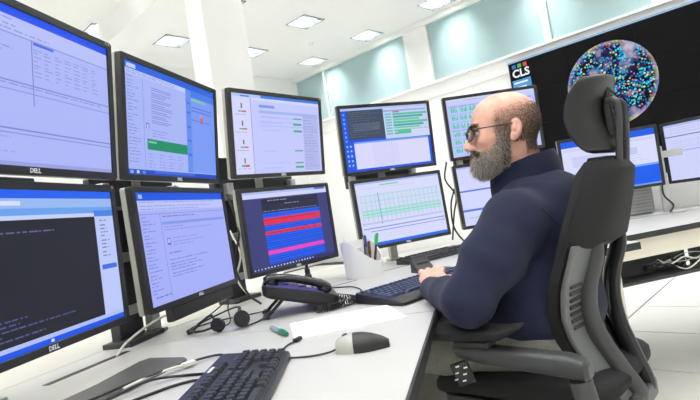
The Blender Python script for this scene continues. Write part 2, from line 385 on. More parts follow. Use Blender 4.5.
# ---------------------------------------------------------------- video wall
def video_material():
    m = bpy.data.materials.new('video_wall_screen'); m.use_nodes = True; nt = m.node_tree; L = nt.links.new; N = nt.nodes.new
    b = nt.nodes['Principled BSDF']; b.inputs['Base Color'].default_value = (0.005, 0.005, 0.0055, 1); b.inputs['Roughness'].default_value = 0.7
    b.inputs['Specular IOR Level'].default_value = 0.04
    uv = N('ShaderNodeUVMap')
    def math_(op, a=None, c=None, v=None):
        n = N('ShaderNodeMath'); n.operation = op
        for i, k in enumerate((a, c)):
            if k is None: continue
            if isinstance(k, (int, float)): n.inputs[i].default_value = k
            else: L(k, n.inputs[i])
        return n.outputs[0]
    dist = N('ShaderNodeVectorMath'); dist.operation = 'DISTANCE'; L(uv.outputs[0], dist.inputs[0]); dist.inputs[1].default_value = (2.12, 1.22, 0)
    mask = math_('LESS_THAN', dist.outputs['Value'], 0.59)
    # land / sea
    n1 = N('ShaderNodeTexNoise'); n1.inputs['Scale'].default_value = 3.1; n1.inputs['Detail'].default_value = 5; L(uv.outputs[0], n1.inputs['Vector'])
    land = N('ShaderNodeValToRGB'); cr = land.color_ramp
    cr.elements[0].position = 0.46; cr.elements[0].color = srgb((10, 12, 34)); cr.elements[1].position = 0.53; cr.elements[1].color = srgb((34, 30, 74))
    for p, c in ((0.55, (92, 84, 128)), (0.60, (150, 140, 168)), (0.68, (196, 188, 200))): e = cr.elements.new(p); e.color = srgb(c)
    L(n1.outputs['Fac'], land.inputs[0])
    n2 = N('ShaderNodeTexNoise'); n2.inputs['Scale'].default_value = 6; n2.inputs['Detail'].default_value = 3; L(uv.outputs[0], n2.inputs['Vector'])
    # vessel dots
    vo = N('ShaderNodeTexVoronoi'); vo.inputs['Scale'].default_value = 33; L(uv.outputs[0], vo.inputs['Vector'])
    wv = N('ShaderNodeTexNoise'); wv.inputs['Scale'].default_value = 4; L(uv.outputs[0], wv.inputs['Vector'])
    dot = math_('LESS_THAN', vo.outputs['Distance'], math_('MULTIPLY', wv.outputs['Fac'], 0.95))
    sep = N('ShaderNodeSeparateColor'); L(vo.outputs['Color'], sep.inputs[0])
    pal = N('ShaderNodeValToRGB'); cr = pal.color_ramp; cr.interpolation = 'CONSTANT'
    cr.elements[0].position = 0; cr.elements[0].color = srgb((24, 150, 214)); cr.elements[1].position = 0.34; cr.elements[1].color = srgb((60, 214, 228))
    for p, c in ((0.62, (30, 84, 180)), (0.74, (226, 226, 120)), (0.84, (206, 120, 220)), (0.93, (230, 90, 70))): e = cr.elements.new(p); e.color = srgb(c)
    L(sep.outputs[0], pal.inputs[0])
    keep = math_('LESS_THAN', n1.outputs['Fac'], 0.58)
    dm = math_('MULTIPLY', dot, keep)
    mx = N('ShaderNodeMixRGB'); L(dm, mx.inputs[0]); L(land.outputs[0], mx.inputs[1]); L(pal.outputs[0], mx.inputs[2])
    # yellow / magenta rim of the globe picture
    rim = N('ShaderNodeValToRGB'); cr = rim.color_ramp; cr.elements[0].position = 0.53; cr.elements[0].color = (0, 0, 0, 1); cr.elements[1].position = 0.59; cr.elements[1].color = (1, 1, 1, 1)
    L(dist.outputs['Value'], rim.inputs[0])
    rp = N('ShaderNodeValToRGB'); cr = rp.color_ramp; cr.elements[0].position = 0.4; cr.elements[0].color = srgb((110, 200, 235)); cr.elements[1].position = 0.6; cr.elements[1].color = srgb((226, 226, 150))
    e = cr.elements.new(0.5); e.color = srgb((190, 120, 220)); L(n2.outputs['Fac'], rp.inputs[0])
    mr = N('ShaderNodeMixRGB'); L(math_('MULTIPLY', rim.outputs[0], 0.6), mr.inputs[0]); L(mx.outputs[0], mr.inputs[1]); L(rp.outputs[0], mr.inputs[2])
    mk = N('ShaderNodeMixRGB'); mk.inputs[1].default_value = srgb((13, 13, 14)); L(mask, mk.inputs[0]); L(mr.outputs[0], mk.inputs[2])
    L(mk.outputs[0], b.inputs['Emission Color']); b.inputs['Emission Strength'].default_value = 1.0
    return m
M['video'] = video_material()
PW, PH = 0.90, 0.51
vw = empty('video_wall', RP(1.74, WALL_V - 0.12, 0.4), ROOM_ROT)
# local x = v, local y = u - 1.74
MB().box((0.04, 3.54 - 1.74 - PW * 2.5, CAM_H + 1.93 - PH * 2 - 0.4), (0.10, PW * 5 + .04, PH * 4 + 0.04)).build('cabinet', 'black_panel', vw, smooth=False)
for i in range(5):
    for j in range(4):
        ul = 3.54 - i * PW; zt = 1.93 - j * PH
        y0, y1 = ul - 1.74, ul - PW - 1.74; z1, z0 = CAM_H + zt - 0.4, CAM_H + zt - PH - 0.4; g = 0.004
        x = -0.03
        me = bpy.data.meshes.new('display_panel')
        vv = [(x, y0 - g, z0 + g), (x, y1 + g, z0 + g), (x, y1 + g, z1 - g), (x, y0 - g, z1 - g)]
        vb = [(0.0, p[1], p[2]) for p in vv]
        me.from_pydata(vv + vb, [], [(0, 1, 2, 3), (4, 7, 6, 5), (0, 4, 5, 1), (1, 5, 6, 2), (2, 6, 7, 3), (3, 7, 4, 0)])
        ul_ = me.uv_layers.new(name='UVMap')
        for lp in me.loops:
            p = me.vertices[lp.vertex_index].co; ul_.data[lp.index].uv = (p.y + 1.74, p.z + 0.4 - CAM_H)
        me.materials.append(M['video'])
        o = bpy.data.objects.new('display_panel', me); COL.objects.link(o); o.parent = vw
def emis(name, col, s=1.0):
    m = bpy.data.materials.new(name); m.use_nodes = True; b = m.node_tree.nodes['Principled BSDF']
    b.inputs['Base Color'].default_value = (0, 0, 0, 1); b.inputs['Emission Color'].default_value = srgb(col); b.inputs['Emission Strength'].default_value = s
    return m
M['lg_blue'] = emis('logo_blue', (70, 150, 215)); M['lg_white'] = emis('logo_white_lit', (235, 240, 245)); M['lg_red'] = emis('logo_red', (215, 60, 60))
M['lg_green'] = emis('logo_green', (70, 180, 90)); M['lg_dkblue'] = emis('logo_dark_blue', (40, 110, 200)); M['strip_blue'] = emis('strip_blue', (150, 185, 225)); M['lg_orange'] = emis('logo_orange', (230, 150, 50))
def vwbox(name, u0, u1, z0, z1, m, x=-0.034, t=0.006):
    return MB().box((x, (u0 + u1) / 2 - 1.74, (z0 + z1) / 2 + CAM_H - 0.4), (t, abs(u0 - u1), z1 - z0)).build(name, m, vw, smooth=False)
for k, mm in enumerate(('lg_dkblue', 'lg_green', 'lg_red')): vwbox('logo_mark', 3.49 - k * .09, 3.43 - k * .09, 1.845, 1.905, mm)
vwbox('logo_panel', 3.52, 3.22, 1.44, 1.66, 'lg_blue')
vwbox('logo_caption', 3.49, 3.27, 1.60, 1.625, 'lg_white', x=-0.038)
vwbox('logo_caption', 3.49, 3.30, 1.53, 1.55, 'lg_white', x=-0.038)
vwbox('logo_caption', 3.49, 3.34, 1.47, 1.485, 'lg_white', x=-0.038)
rt = Matrix(((0, 0, -1), (-1, 0, 0), (0, 1, 0))).to_4x4()     # text: right = -u, up = z, faces -v
mt = Matrix.Translation((-0.036, 3.36 - 1.74, CAM_H + 1.755 - 0.4)) @ rt
text_mesh('logo_text', 'CLS', 0.17, 'lg_white', vw, mtx=mt, bold=True)
vwbox('glowing_frame_edge', 3.56, -0.97, 1.945, 1.965, 'strip_blue', x=-0.02, t=0.03)  # light-blue frame edge, no lamp; its brightness is put in as emission
tag(vw, 'black video wall of tiled displays showing a dotted globe and CLS logo', 'video wall')
# ================================================================== main desk
DZ = CAM_H - 0.295; DT = 0.028
SEAM = [(-1.26, .25), (-.917, 1.26), (-.783, 1.65), (-.52, 2.03), (-.20, 2.40), (-.08, 2.52), (.20, 2.72), (.55, 2.88), (1.12, 2.98)]
REAR = [(-1.62, .36), (-1.27, 1.38), (-1.10, 1.86), (-.80, 2.30), (-.46, 2.66), (-.32, 2.80), (.02, 3.05), (.45, 3.24), (1.10, 3.36)]
FRONT2 = [(.181, 1.392), (.30, 1.60), (.48, 1.80), (.75, 1.98), (1.12, 2.06)]
def slab(name, poly, m, label, cat):
    r = empty(name, (sum(p[0] for p in poly) / len(poly), sum(p[1] for p in poly) / len(poly), 0))
    c = Vector(r.location); pl = [(p[0] - c.x, p[1] - c.y) for p in poly]
    MB().prism(pl, DZ - DT, DZ).build('top', m, r, bevel=0.0015, seg=1)
    tag(r, label, cat); return r, c
w1, c1 = slab('desk', [(-.12, .17), (.0385, .79), (.18, 1.386), (-.742, 1.56), (-.783 + .004, 1.645), (-.914, 1.26), (-1.257, .25)], 'desk', 'white worktop in the foreground under the near keyboard and mouse', 'desk')
for p, q in (((-.12, .17), (.0385, .79)), ((.0385, .79), (.18, 1.386))):
    MB().bar(Vector((*p, DZ - DT / 2)) - c1, Vector((*q, DZ - DT / 2)) - c1, 0.006, DT + .001).build('edge_band', 'edge', w1)
w2, c2 = slab('desk', FRONT2 + [(1.12, 2.976)] + [(p[0] + .003, p[1] - .004) for p in SEAM[2:-1]][::-1] + [(-.74, 1.563)], 'desk', 'white curved worktop in front of the seated man', 'desk')
for p, q in zip(FRONT2[:-1], FRONT2[1:]):
    MB().bar(Vector((*p, DZ - DT / 2)) - c2, Vector((*q, DZ - DT / 2)) - c2, 0.004, DT + .001).build('edge_band', 'edge', w2)
ld, c3 = slab('desk_ledge', SEAM + REAR[::-1], 'ledge', 'cream rear ledge of the desk carrying the monitor poles', 'desk')
# recessed cable slots
def slot(par, c, pts, wdt):
    for p, q in zip(pts[:-1], pts[1:]):
        MB().bar(Vector((*p, DZ + 0.0004)) - c, Vector((*q, DZ + 0.0004)) - c, wdt, 0.0012).build('cable_slot', 'edge', par, smooth=False)
slot(w1, c1, [(-.793, 1.24), (-.706, 1.497)], 0.022)
slot(w2, c2, [(-.30, 2.02), (-.182, 2.13), (-.025, 2.262)], 0.006)
slot(w2, c2, [(.07, 2.40), (.24, 2.52), (.534, 2.72)], 0.006)
# supports: panels and legs down to the floor
def support(par, c, p, q, label=None):
    MB().bar(Vector((*p, (DZ - DT) / 2)) - c, Vector((*q, (DZ - DT) / 2)) - c, 0.025, DZ - DT).build('side_panel', 'cream', par)
support(w1, c1, (-.25, .32), (-1.1, .36)); support(w1, c1, (-.28, 1.40), (-.70, 1.48))
support(w2, c2, (1.08, 2.2), (1.08, 2.95)); support(w2, c2, (-.10, 2.26), (-.16, 2.34))
for k in range(0, len(SEAM) - 1, 2):
    p, q = SEAM[k], REAR[k]
    support(ld, c3, (p[0] * .92 + q[0] * .08, p[1] * .92 + q[1] * .08), (p[0] * .1 + q[0] * .9, p[1] * .1 + q[1] * .9))

# ================================================================== monitors
W_, H_ = 0.556, 0.361; SW, SH = 0.521, 0.326
NX, NY = 176, 110
class Img:
    def __init__(s, bg): s.a = np.zeros((NY, NX, 3)); s.a[:] = bg
    def r(s, x0, y0, x1, y1, c):                     # fractions from the top-left
        s.a[int(round(y0 * NY)):max(int(round(y1 * NY)), int(round(y0 * NY)) + 1), int(round(x0 * NX)):max(int(round(x1 * NX)), int(round(x0 * NX)) + 1)] = c; return s
    def lines(s, x0, y0, x1, y1, c, step=0.035, fill=(0.4, 1.0), seed=0, words=True):
        g = np.random.default_rng(seed); y = y0
        while y < y1:
            xe = x0 + (x1 - x0) * g.uniform(*fill); x = x0
            while x < xe:
                wd = g.uniform(.012, .05) if words else xe - x
                s.blend(x, y, min(x + wd, xe), y + 0.009, c, 0.75); x += wd + .009
            y += step
        return s
    def blend(s, x0, y0, x1, y1, c, k):
        yy0, xx0 = int(round(y0 * NY)), int(round(x0 * NX)); yy1 = max(int(round(y1 * NY)), yy0 + 1); xx1 = max(int(round(x1 * NX)), xx0 + 1)
        s.a[yy0:yy1, xx0:xx1] = s.a[yy0:yy1, xx0:xx1] * (1 - k) + np.array(c) * k; return s
LAV = (170, 180, 246); PALE = (208, 212, 250); TXT = (132, 140, 212); DTX = (84, 88, 150); BLU = (28, 86, 232)
def im_Au():
    i = Img((172, 182, 246)); i.r(0, 0, 1, .055, (24, 78, 232)); i.r(0, .055, 1, .16, (182, 190, 246)); i.lines(.02, .075, .7, .15, TXT, .03, (.3, .9), 1)
    i.r(0, .16, 1, .175, (140, 150, 224)); i.r(.515, .16, .521, .60, (124, 132, 204)); i.r(.53, .17, .64, .19, (70, 110, 226))
    for k in range(7): i.lines(.53 + k * .058, .215, .575 + k * .058, .40, (140, 148, 214), .025, (.4, 1), 10 + k, False)
    i.lines(.02, .2, .48, .4, TXT, .028, (.3, .9), 3)
    i.r(0, .46, 1, .468, (128, 138, 214)); i.lines(.02, .485, .95, .5, TXT, .02, (.8, 1), 4); i.r(0, .52, 1, .524, (146, 154, 226))
    i.r(0, .76, 1, .775, (120, 130, 206)); i.r(0, .79, 1, .80, (140, 150, 224)); i.lines(.02, .82, .5, .95, (150, 158, 228), .03, (.3, .9), 5); i.r(0, .975, 1, 1, (150, 160, 226)); return i
def im_Al():
    i = Img((30, 32, 42)); i.r(0, 0, 1, .05, (34, 96, 236)); i.r(0, .05, 1, .12, (150, 184, 240)); i.r(.3, .07, .42, .10, (210, 222, 248)); i.r(0, .12, 1, .16, (106, 160, 236)); i.r(0, .16, 1, .19, (196, 208, 246))
    i.r(.86, .16, 1, .94, (186, 200, 248)); i.r(.86, .15, 1, .19, (70, 130, 226)); i.lines(.89, .22, .96, .5, DTX, .03, (.4, 1), 6); i.r(.875, .56, .99, .60, (60, 110, 220))
    i.lines(.28, .265, .60, .28, (120, 126, 190), .03, (.9, 1), 7); i.lines(.05, .78, .7, .92, (96, 104, 180), .028, (.3, 1), 8)
    i.r(0, .935, 1, .965, (176, 190, 240)); i.r(0, .965, 1, 1, (22, 84, 228)); i.r(.5, .975, .515, .99, (220, 228, 250)); return i
def im_Bu():
    i = Img((166, 180, 244)); i.r(0, 0, 1, .06, (38, 96, 222)); i.r(.02, .02, .10, .055, (190, 204, 246)); i.r(0, .06, .62, .11, (190, 200, 246)); i.lines(.02, .07, .6, .1, TXT, .02, (.8, 1), 11)
    i.lines(.02, .13, .14, .9, (120, 132, 204), .03, (.3, .9), 12); i.r(.16, .11, .163, .93, (142, 152, 220))
    i.lines(.24, .17, .46, .52, (122, 130, 200), .022, (.6, 1), 13, False); i.r(.18, .52, .21, .57, (90, 100, 190)); i.r(.188, .53, .205, .57, (190, 200, 246)); i.lines(.24, .57, .44, .64, TXT, .03, (.3, .9), 14)
    i.r(.19, .66, .62, .76, (18, 140, 98)); i.r(.20, .685, .28, .70, (120, 200, 170))
    for k in range(4): i.lines(.20 + k * .1, .80, .27 + k * .1, .93, TXT, .03, (.5, 1), 20 + k)
    i.r(.62, .06, 1, .95, (120, 152, 240)); i.r(.62, .06, 1, .14, (70, 122, 226)); i.r(.62, .06, .68, .95, (96, 140, 236))
    for y in (.2, .3, .45, .6, .75): i.r(.63, y, .675, y + .02, (60, 110, 214))
    i.r(.69, .15, .88, .175, (120, 196, 170)); i.lines(.69, .24, .97, .30, (50, 84, 190), .03, (.9, 1), 21, False); i.r(.80, .33, .835, .40, (216, 96, 80)); i.r(.806, .31, .828, .34, (230, 150, 100)); i.lines(.69, .37, .95, .39, (70, 110, 206), .03, (.9, 1), 22, False)
    i.r(0, .955, 1, 1, (30, 74, 190)); i.r(.02, .965, .05, .99, (130, 170, 240)); i.r(.08, .965, .10, .99, (210, 220, 250)); i.r(.13, .965, .16, .99, (90, 140, 226)); i.r(.25, .955, .7, .985, (60, 106, 214)); return i
def im_Bl():
    i = Img((164, 174, 246)); i.r(0, 0, 1, .075, (22, 84, 226)); i.r(.03, .02, .06, .05, (150, 190, 250)); i.r(0, .075, 1, .16, (186, 194, 248)); i.lines(.03, .085, .9, .15, TXT, .03, (.7, 1), 31)
    i.r(0, .19, 1, .195, (140, 150, 224)); i.lines(.03, .22, .16, .9, (112, 120, 204), .032, (.3, .9), 32); i.r(.20, .2, .204, .97, (136, 146, 220))
    i.lines(.23, .22, .9, .25, DTX, .03, (.3, .8), 33); i.r(.21, .27, .98, .30, (130, 150, 232)); i.lines(.23, .32, .9, .37, TXT, .03, (.3, .9), 34)
    i.r(.24, .43, .275, .49, (106, 112, 196)); i.r(.247, .44, .268, .47, (190, 198, 248)); i.lines(.30, .43, .8, .5, TXT, .03, (.4, .8), 35); i.lines(.24, .56, .4, .58, DTX, .03, (.8, 1), 36)
    i.lines(.24, .63, .75, .80, (104, 112, 200), .03, (.5, 1), 37); i.lines(.05, .93, .2, .95, (60, 70, 160), .03, (1, 1), 38); return i
def im_Cu():
    i = Img((194, 200, 250)); i.r(0, 0, 1, .035, (64, 124, 222)); i.r(0, 0, .3, .035, (180, 196, 246)); i.r(.09, .02, .18, .045, (70, 130, 230)); i.r(0, .035, 1, .075, (206, 214, 250)); i.r(0, .075, .19, 1, (212, 214, 250)); i.r(.19, .04, .195, 1, (124, 132, 212))
    for y in (.12, .34, .57, .80):
        i.r(.09, y, .105, y + .06, (50, 50, 80)); i.r(.06, y + .085, .10, y + .105, (80, 180, 130)); i.r(.10, y + .085, .14, y + .105, (214, 80, 100)); i.lines(.03, y + .13, .16, y + .15, (150, 150, 214), .03, (.8, 1), int(y * 100))
    i.r(.28, .12, .45, .155, (120, 154, 232)); i.r(.27, .19, .98, .215, (160, 178, 240)); i.lines(.27, .22, .95, .40, (160, 170, 234), .055, (.6, 1), 41, False)
    for y in (.26, .34, .43, .70, .86, .92): i.r(.66, y, .76, y + .022, (70, 170, 130)); i.lines(.3, y + .005, .6, y + .02, (160, 168, 230), .04, (.5, 1), int(y * 77))
    i.blend(.78, .22, .98, .98, (150, 158, 214), .4)
    for y in np.arange(.24, .96, .04): i.lines(.79, y, .97, y + .01, (132, 140, 204), .05, (.5, 1), int(y * 1000))
    return i
def im_Cl():
    i = Img((58, 62, 120)); i.r(0, 0, 1, .03, (170, 186, 240)); i.r(0, .03, 1, .085, (206, 212, 246)); i.r(.84, 0, .98, .03, (60, 110, 210)); i.r(.19, .10, .87, .16, (34, 36, 62)); i.r(.19, .16, .87, .30, (40, 42, 66)); i.lines(.26, .115, .48, .125, (200, 206, 240), .03, (1, 1), 51); i.lines(.45, .175, .62, .185, (190, 196, 236), .03, (1, 1), 52)
    i.r(.19, .285, .87, .94, (28, 92, 236)); i.lines(.20, .25, .85, .26, (150, 156, 220), .04, (1, 1), 53)
    for y in np.arange(.31, .93, .032): i.r(.19, y, .87, y + .006, (22, 66, 186))
    for y0, y1 in ((.345, .435), (.52, .565)): i.r(.19, y0, .87, y1, (222, 44, 82)); i.blend(.2, y0 + .015, .8, y0 + .022, (120, 30, 80), .6)
    i.r(.19, .765, .87, .815, (222, 70, 190)); i.r(0, .955, 1, 1, (44, 50, 110))
    for x in np.arange(.02, .7, .035): i.r(x, .965, x + .015, .985, (190, 200, 240))
    return i
def im_Du():
    i = Img((10, 84, 226)); i.r(.0, 0, 1, .04, (176, 190, 236)); i.r(.06, .04, .47, .50, (62, 74, 98)); i.lines(.08, .06, .44, .48, (96, 110, 134), .035, (.5, 1), 61); i.r(.12, .24, .42, .36, (84, 98, 122)); i.lines(.12, .24, .42, .36, (52, 62, 84), .03, (.7, 1), 62)
    i.r(.47, .03, 1, .53, (196, 208, 242)); i.r(.47, .06, .98, .09, (150, 170, 222)); i.r(.58, .095, .66, .11, (200, 90, 110))
    for k, y in enumerate(np.arange(.12, .47, .045)): i.r(.58, y, .99 - .05 * (k % 3), y + .032, [(92, 190, 160), (64, 170, 176), (110, 200, 150)][k % 3]); i.r(.49, y, .56, y + .03, (110, 190, 200))
    i.r(.62, .40, .78, .45, (86, 196, 140)); i.r(.78, .40, .99, .52, (206, 214, 244))
    i.r(.11, .56, .97, .96, (216, 216, 248)); i.r(.11, .54, .97, .565, (120, 160, 240)); i.blend(.52, .57, .525, .95, (180, 184, 230), .6); i.blend(.3, .57, .6, .95, (206, 208, 244), .5)
    for x in (.02, .06):
        for y in np.arange(.58, .93, .075): i.r(x, y, x + .02, y + .03, (170, 200, 250))
    for y in np.arange(.08, .56, .07): i.r(.02, y, .04, y + .03, (120, 170, 250))
    return i
def im_Dl():
    i = Img((214, 218, 250)); i.r(0, 0, 1, .03, (160, 176, 232)); i.r(.28, .05, .5, .075, (110, 200, 160)); i.lines(.05, .1, .8, .12, (180, 186, 226), .04, (.8, 1), 71)
    for k in range(18): i.blend(.04 + k * .053, .20, .044 + k * .053, .62, (150, 170, 206), .7)
    for y, c in ((.2, (176, 214, 224)), (.25, (190, 222, 226)), (.30, (172, 214, 224)), (.36, (180, 220, 226)), (.44, (140, 222, 196)), (.49, (120, 214, 188)), (.53, (150, 224, 206))): i.blend(.04, y, .98, y + .03, c, .75)
    i.r(.24, .18, .244, .68, (110, 120, 190)); i.blend(.02, .64, .98, .66, (170, 178, 226), .6); i.r(.02, .72, .99, .735, (140, 152, 220)); i.r(.1, .775, .99, .783, (60, 100, 214)); i.lines(.3, .80, .8, .9, (196, 200, 238), .04, (.5, 1), 72)
    i.r(0, .955, 1, 1, (40, 104, 226)); return i
def im_Eu():
    i = Img((186, 196, 248)); i.r(0, 0, 1, .04, (206, 212, 250)); i.r(0, .04, 1, .10, (196, 204, 246)); i.r(.2, .03, .35, .04, (210, 150, 160))
    for gx in range(9):
        for gy in range(6):
            x, y = .03 + gx * .105, .12 + gy * .14
            i.r(x, y, x + .09, y + .012, (150, 160, 228))
            for k in range(5): i.r(x + k * .018, y + .03 + (0 if (gx + gy + k) % 4 else .03), x + .013 + k * .018, y + .105, (62, 200, 168) if (gx * gy + k) % 5 else (150, 212, 214))
    return i
def im_El():
    i = Img((210, 214, 252)); i.r(0, 0, 1, .03, (170, 184, 236)); i.lines(.04, .06, .8, .3, (196, 200, 240), .05, (.5, 1), 81); i.r(0, .40, 1, .425, (80, 120, 226)); i.r(0, .73, 1, .76, (80, 120, 226)); i.r(.05, .86, .5, .88, (130, 214, 200)); return i
def im_F():
    i = Img((216, 220, 250)); i.r(0, 0, 1, .12, (20, 92, 232)); i.r(.02, .15, .98, .19, (200, 206, 246)); i.blend(.1, .3, .5, .5, (190, 196, 236), .6); i.lines(.55, .24, .95, .55, (180, 188, 232), .05, (.4, .9), 91); i.r(.66, .30, .80, .42, (190, 200, 238)); i.r(.0, .62, 1, .66, (120, 166, 246)); i.r(0, .65, 1, .97, (10, 92, 236)); i.r(0, .97, 1, 1, (120, 160, 230)); return i
def im_G():
    i = Img((206, 210, 250)); i.r(0, 0, 1, .04, (170, 186, 240)); i.lines(.05, .07, .8, .18, (160, 168, 226), .04, (.4, .9), 95); i.r(0, .21, 1, .225, (96, 110, 190)); i.lines(.05, .3, .9, .45, (170, 178, 232), .04, (.4, .9), 96); i.r(0, .48, 1, .495, (80, 110, 210)); i.lines(.4, .52, .6, .56, (140, 148, 210), .03, (.9, 1), 97)
    i.r(.4, .7, .8, .9, (190, 196, 238)); i.lines(.42, .73, .78, .86, (150, 158, 220), .04, (.6, 1), 98); return i
SCREENS = {k[3:]: f for k, f in list(globals().items()) if k.startswith('im_')}
def screen_mesh(key):
    a = SCREENS[key]().a / 255.0
    lin = np.where(a <= 0.04045, a / 12.92, ((a + 0.055) / 1.055) ** 2.4)
    X, Z = np.meshgrid(np.linspace(-SW / 2, SW / 2, NX + 1), np.linspace(SH / 2, -SH / 2, NY + 1))
    v = np.stack([X, np.zeros_like(X), Z], -1).reshape(-1, 3)
    j, i = np.meshgrid(np.arange(NX), np.arange(NY)); p = (i * (NX + 1) + j).ravel()
    f = np.stack([p, p + NX + 1, p + NX + 2, p + 1], 1)
    me = bpy.data.meshes.new('screen'); me.from_pydata(v, [], f.tolist())
    at = me.attributes.new('Col', 'FLOAT_COLOR', 'FACE')
    at.data.foreach_set('color', np.concatenate([lin.reshape(-1, 3), np.ones((NX * NY, 1))], 1).ravel().astype(np.float32))
    me.materials.append(M['screen']); return me
def frame_mb(w, h, iw, ih, d0, d1, r=0.006):
    b = MB(); out = roundrect(w, h, r, 3); inn = roundrect(iw, ih, 0.0008, 3); n = len(out)
    ring = lambda pts, y: [(p[0], y, p[1]) for p in pts]
    vs = ring(out, d0) + ring(inn, d0) + ring(inn, d1) + ring(out, d1)
    fs = []
    for k in range(n):
        q = (k + 1) % n
        for a_, c_ in ((0, 1), (1, 2), (2, 3), (3, 0)): fs.append((a_ * n + k, a_ * n + q, c_ * n + q, c_ * n + k))
    return b.add(vs, fs)
_parts = {}
def monitor(key, x, y, zrel, yaw, tilt, label, scr, group, name='monitor'):
    r = empty(name, (x, y, CAM_H + zrel)); r.rotation_euler = Euler((-R(tilt), 0, R(yaw)), 'XYZ')
    if not _parts:
        _parts['bezel'] = frame_mb(W_, H_, SW, SH, -0.004, 0.016).build('bezel', 'bezel', bevel=0.0012, seg=1)
        _parts['housing'] = MB().loft([[(p[0], y_, p[1]) for p in roundrect(w2_, h2_, .008, 3)] for y_, w2_, h2_ in ((0.0165, W_, H_), (0.032, W_, H_), (0.036, W_ - .01, H_ - .01))]).build('housing', 'silver')
        _parts['back_cover'] = MB().loft([[(p[0], y_, p[1]) for p in roundrect(w2_, h2_, .008, 3)] for y_, w2_, h2_ in ((0.036, W_ - .012, H_ - .012), (0.055, W_ - .10, H_ - .08), (0.058, W_ - .14, H_ - .12))]).build('back_cover', 'black')
        _parts['mount_plate'] = MB().box((0, .064, 0), (.11, .012, .11)).build('mount_plate', 'dark')
        _parts['logo'] = text_mesh('logo', 'DELL', 0.0135, 'logo', depth=0.0003, mtx=Matrix.Translation((0, -0.0045, -H_ / 2 + 0.0088)) @ Matrix.Rotation(R(90), 4, 'X'), bold=True)
        for o in _parts.values(): o.parent = r
    else:
        for o in _parts.values(): cpy(o, r)
    s = bpy.data.objects.new('screen', screen_mesh(scr)); COL.objects.link(s); s.parent = r; s.location = (0, 0.0005, 0)
    tag(r, label, 'monitor', group); return r
MON = {
 'Au': (-.635, 1.080, .364, 79.7, -6.2, 'upper monitor at the left edge, pale lavender window with blue title bar'),
 'Al': (-.662, 1.083, -.010, 81.5, -1.7, 'lower monitor at the left edge, mostly black terminal window'),
 'Bu': (-.530, 1.692, .370, 77.0, -6.9, 'upper monitor with a green banner in its web page'),
 'Bl': (-.533, 1.680, -.012, 77.5, 0.7, 'lower monitor with an e-mail list, directly above the headset'),
 'Cu': (-.254, 2.225, .383, 51.9, -7.1, 'upper monitor with a left column of small red-green icons'),
 'Cl': (-.268, 2.260, -.017, 52.0, -0.2, 'lower monitor with red and blue alarm rows, above the telephone'),
 'Du': (.253, 2.704, .366, 24.0, -3.9, 'upper monitor with dark terminal and green rows on blue desktop'),
 'Dl': (.267, 2.695, -.021, 26.7, 1.8, 'lower monitor with a pale table and green rows, behind the pen holder'),
 'Eu': (.877, 2.907, .379, 4.7, -2.7, 'upper monitor with a grid of green tiles behind the man\'s head'),
 'El': (.869, 2.869, -.010, 4.9, 2.7, 'lower monitor with blue lines, half hidden by the man\'s chest'),
}
for k, (x, y, z, yw, tl, lab) in MON.items(): monitor(k, x, y, z, yw, tl, lab, k, 'stacked desk monitors')
# small stickers on the bezel corners of two upper monitors
mons = {o['label']: o for o in COL.objects if o.get('category') == 'monitor'}
for key in ('Au', 'Cu', 'Du', 'Al'):
    m_ = mons[MON[key][5]]
    MB().box((W_ / 2 - .012, -.0045, H_ / 2 - .006), (.006, .001, .006)).build('sticker', 'stickerA', m_, smooth=False)
    if key in ('Au',): MB().box((W_ / 2 - .024, -.0045, H_ / 2 - .006), (.008, .001, .006)).build('sticker', 'stickerB', m_, smooth=False)
sb = mons[MON['Bl'][5]]
MB().box((0.03, 0.012, -H_ / 2 - 0.022), (.40, 0.024, 0.042)).build('speaker_bar', 'black', sb, bevel=0.004)

# poles with arms behind every stacked pair
def pole(k, back, label):
    xu, yu, zu, yaw_u, tu, _ = MON[k + 'u']; xl, yl, zl, yaw_l, tl, _ = MON[k + 'l']
    n = Vector((math.sin(R(yaw_u)), -math.cos(R(yaw_u)), 0))
    p = Vector(((xu + xl) / 2, (yu + yl) / 2, 0)) - n * back
    r = empty('monitor_pole', (p.x, p.y, DZ), R(yaw_u))
    MB().box((0, 0, 0.006), (.07, .06, .012)).build('foot_plate', 'silver', r, bevel=.003)
    top = CAM_H + zu + 0.08 - DZ
    MB().box((0, 0, top / 2), (.045, .030, top)).build('upright', 'silver', r, bevel=.004)
    for zz, xx, yy in ((zu, xu, yu), (zl, xl, yl)):
        c = r.matrix_basis.inverted() @ Vector((xx, yy, CAM_H + zz))
        arm = MB().box((c.x / 2, (c.y + .064) / 2, c.z), (.05, abs(c.y + .064), .045)).build('arm', 'dark', r, bevel=.004)
        MB().lathe([(.034, -.03), (.034, .03)], (0, 0, c.z), 16).build('clamp', 'alu', arm)
    hb = (CAM_H + (zu + zl) / 2 - 0.0) - DZ
    MB().box((0, .0, hb), (.44, .022, .085)).build('cross_rail', 'dark', r, bevel=.003)
    for sx in (-.19, .19):
        MB().box((sx, -.02, hb), (.03, .05, .05)).build('rail_bracket', 'alu', r, bevel=.003)
    tag(r, label, 'monitor pole', 'dark monitor poles')
    return r
def back_post(x, y, rz, h, w_, label):
    r = empty('back_post', (x, y, DZ), R(rz))
    MB().box((0, 0, h / 2), (w_, .035, h)).build('plate', 'dark', r, bevel=.004)
    MB().box((0, -.02, .008), (w_ + .06, .10, .016)).build('foot', 'dark', r, bevel=.003)
    for k in range(3): MB().box((.0, -.024, .10 + k * h * .28), (w_ * .7, .014, .03)).build('cable_clip', 'silver', r, bevel=.003)
    tag(r, label, 'post', 'dark posts in the gaps between monitors')
back_post(-.545, 2.21, 60, .62, .10, 'dark plate post seen in the gap between the e-mail and alarm monitors')
back_post(-.765, 1.645, 78, .60, .12, 'dark plate post seen in the gap between the leftmost and e-mail monitors')
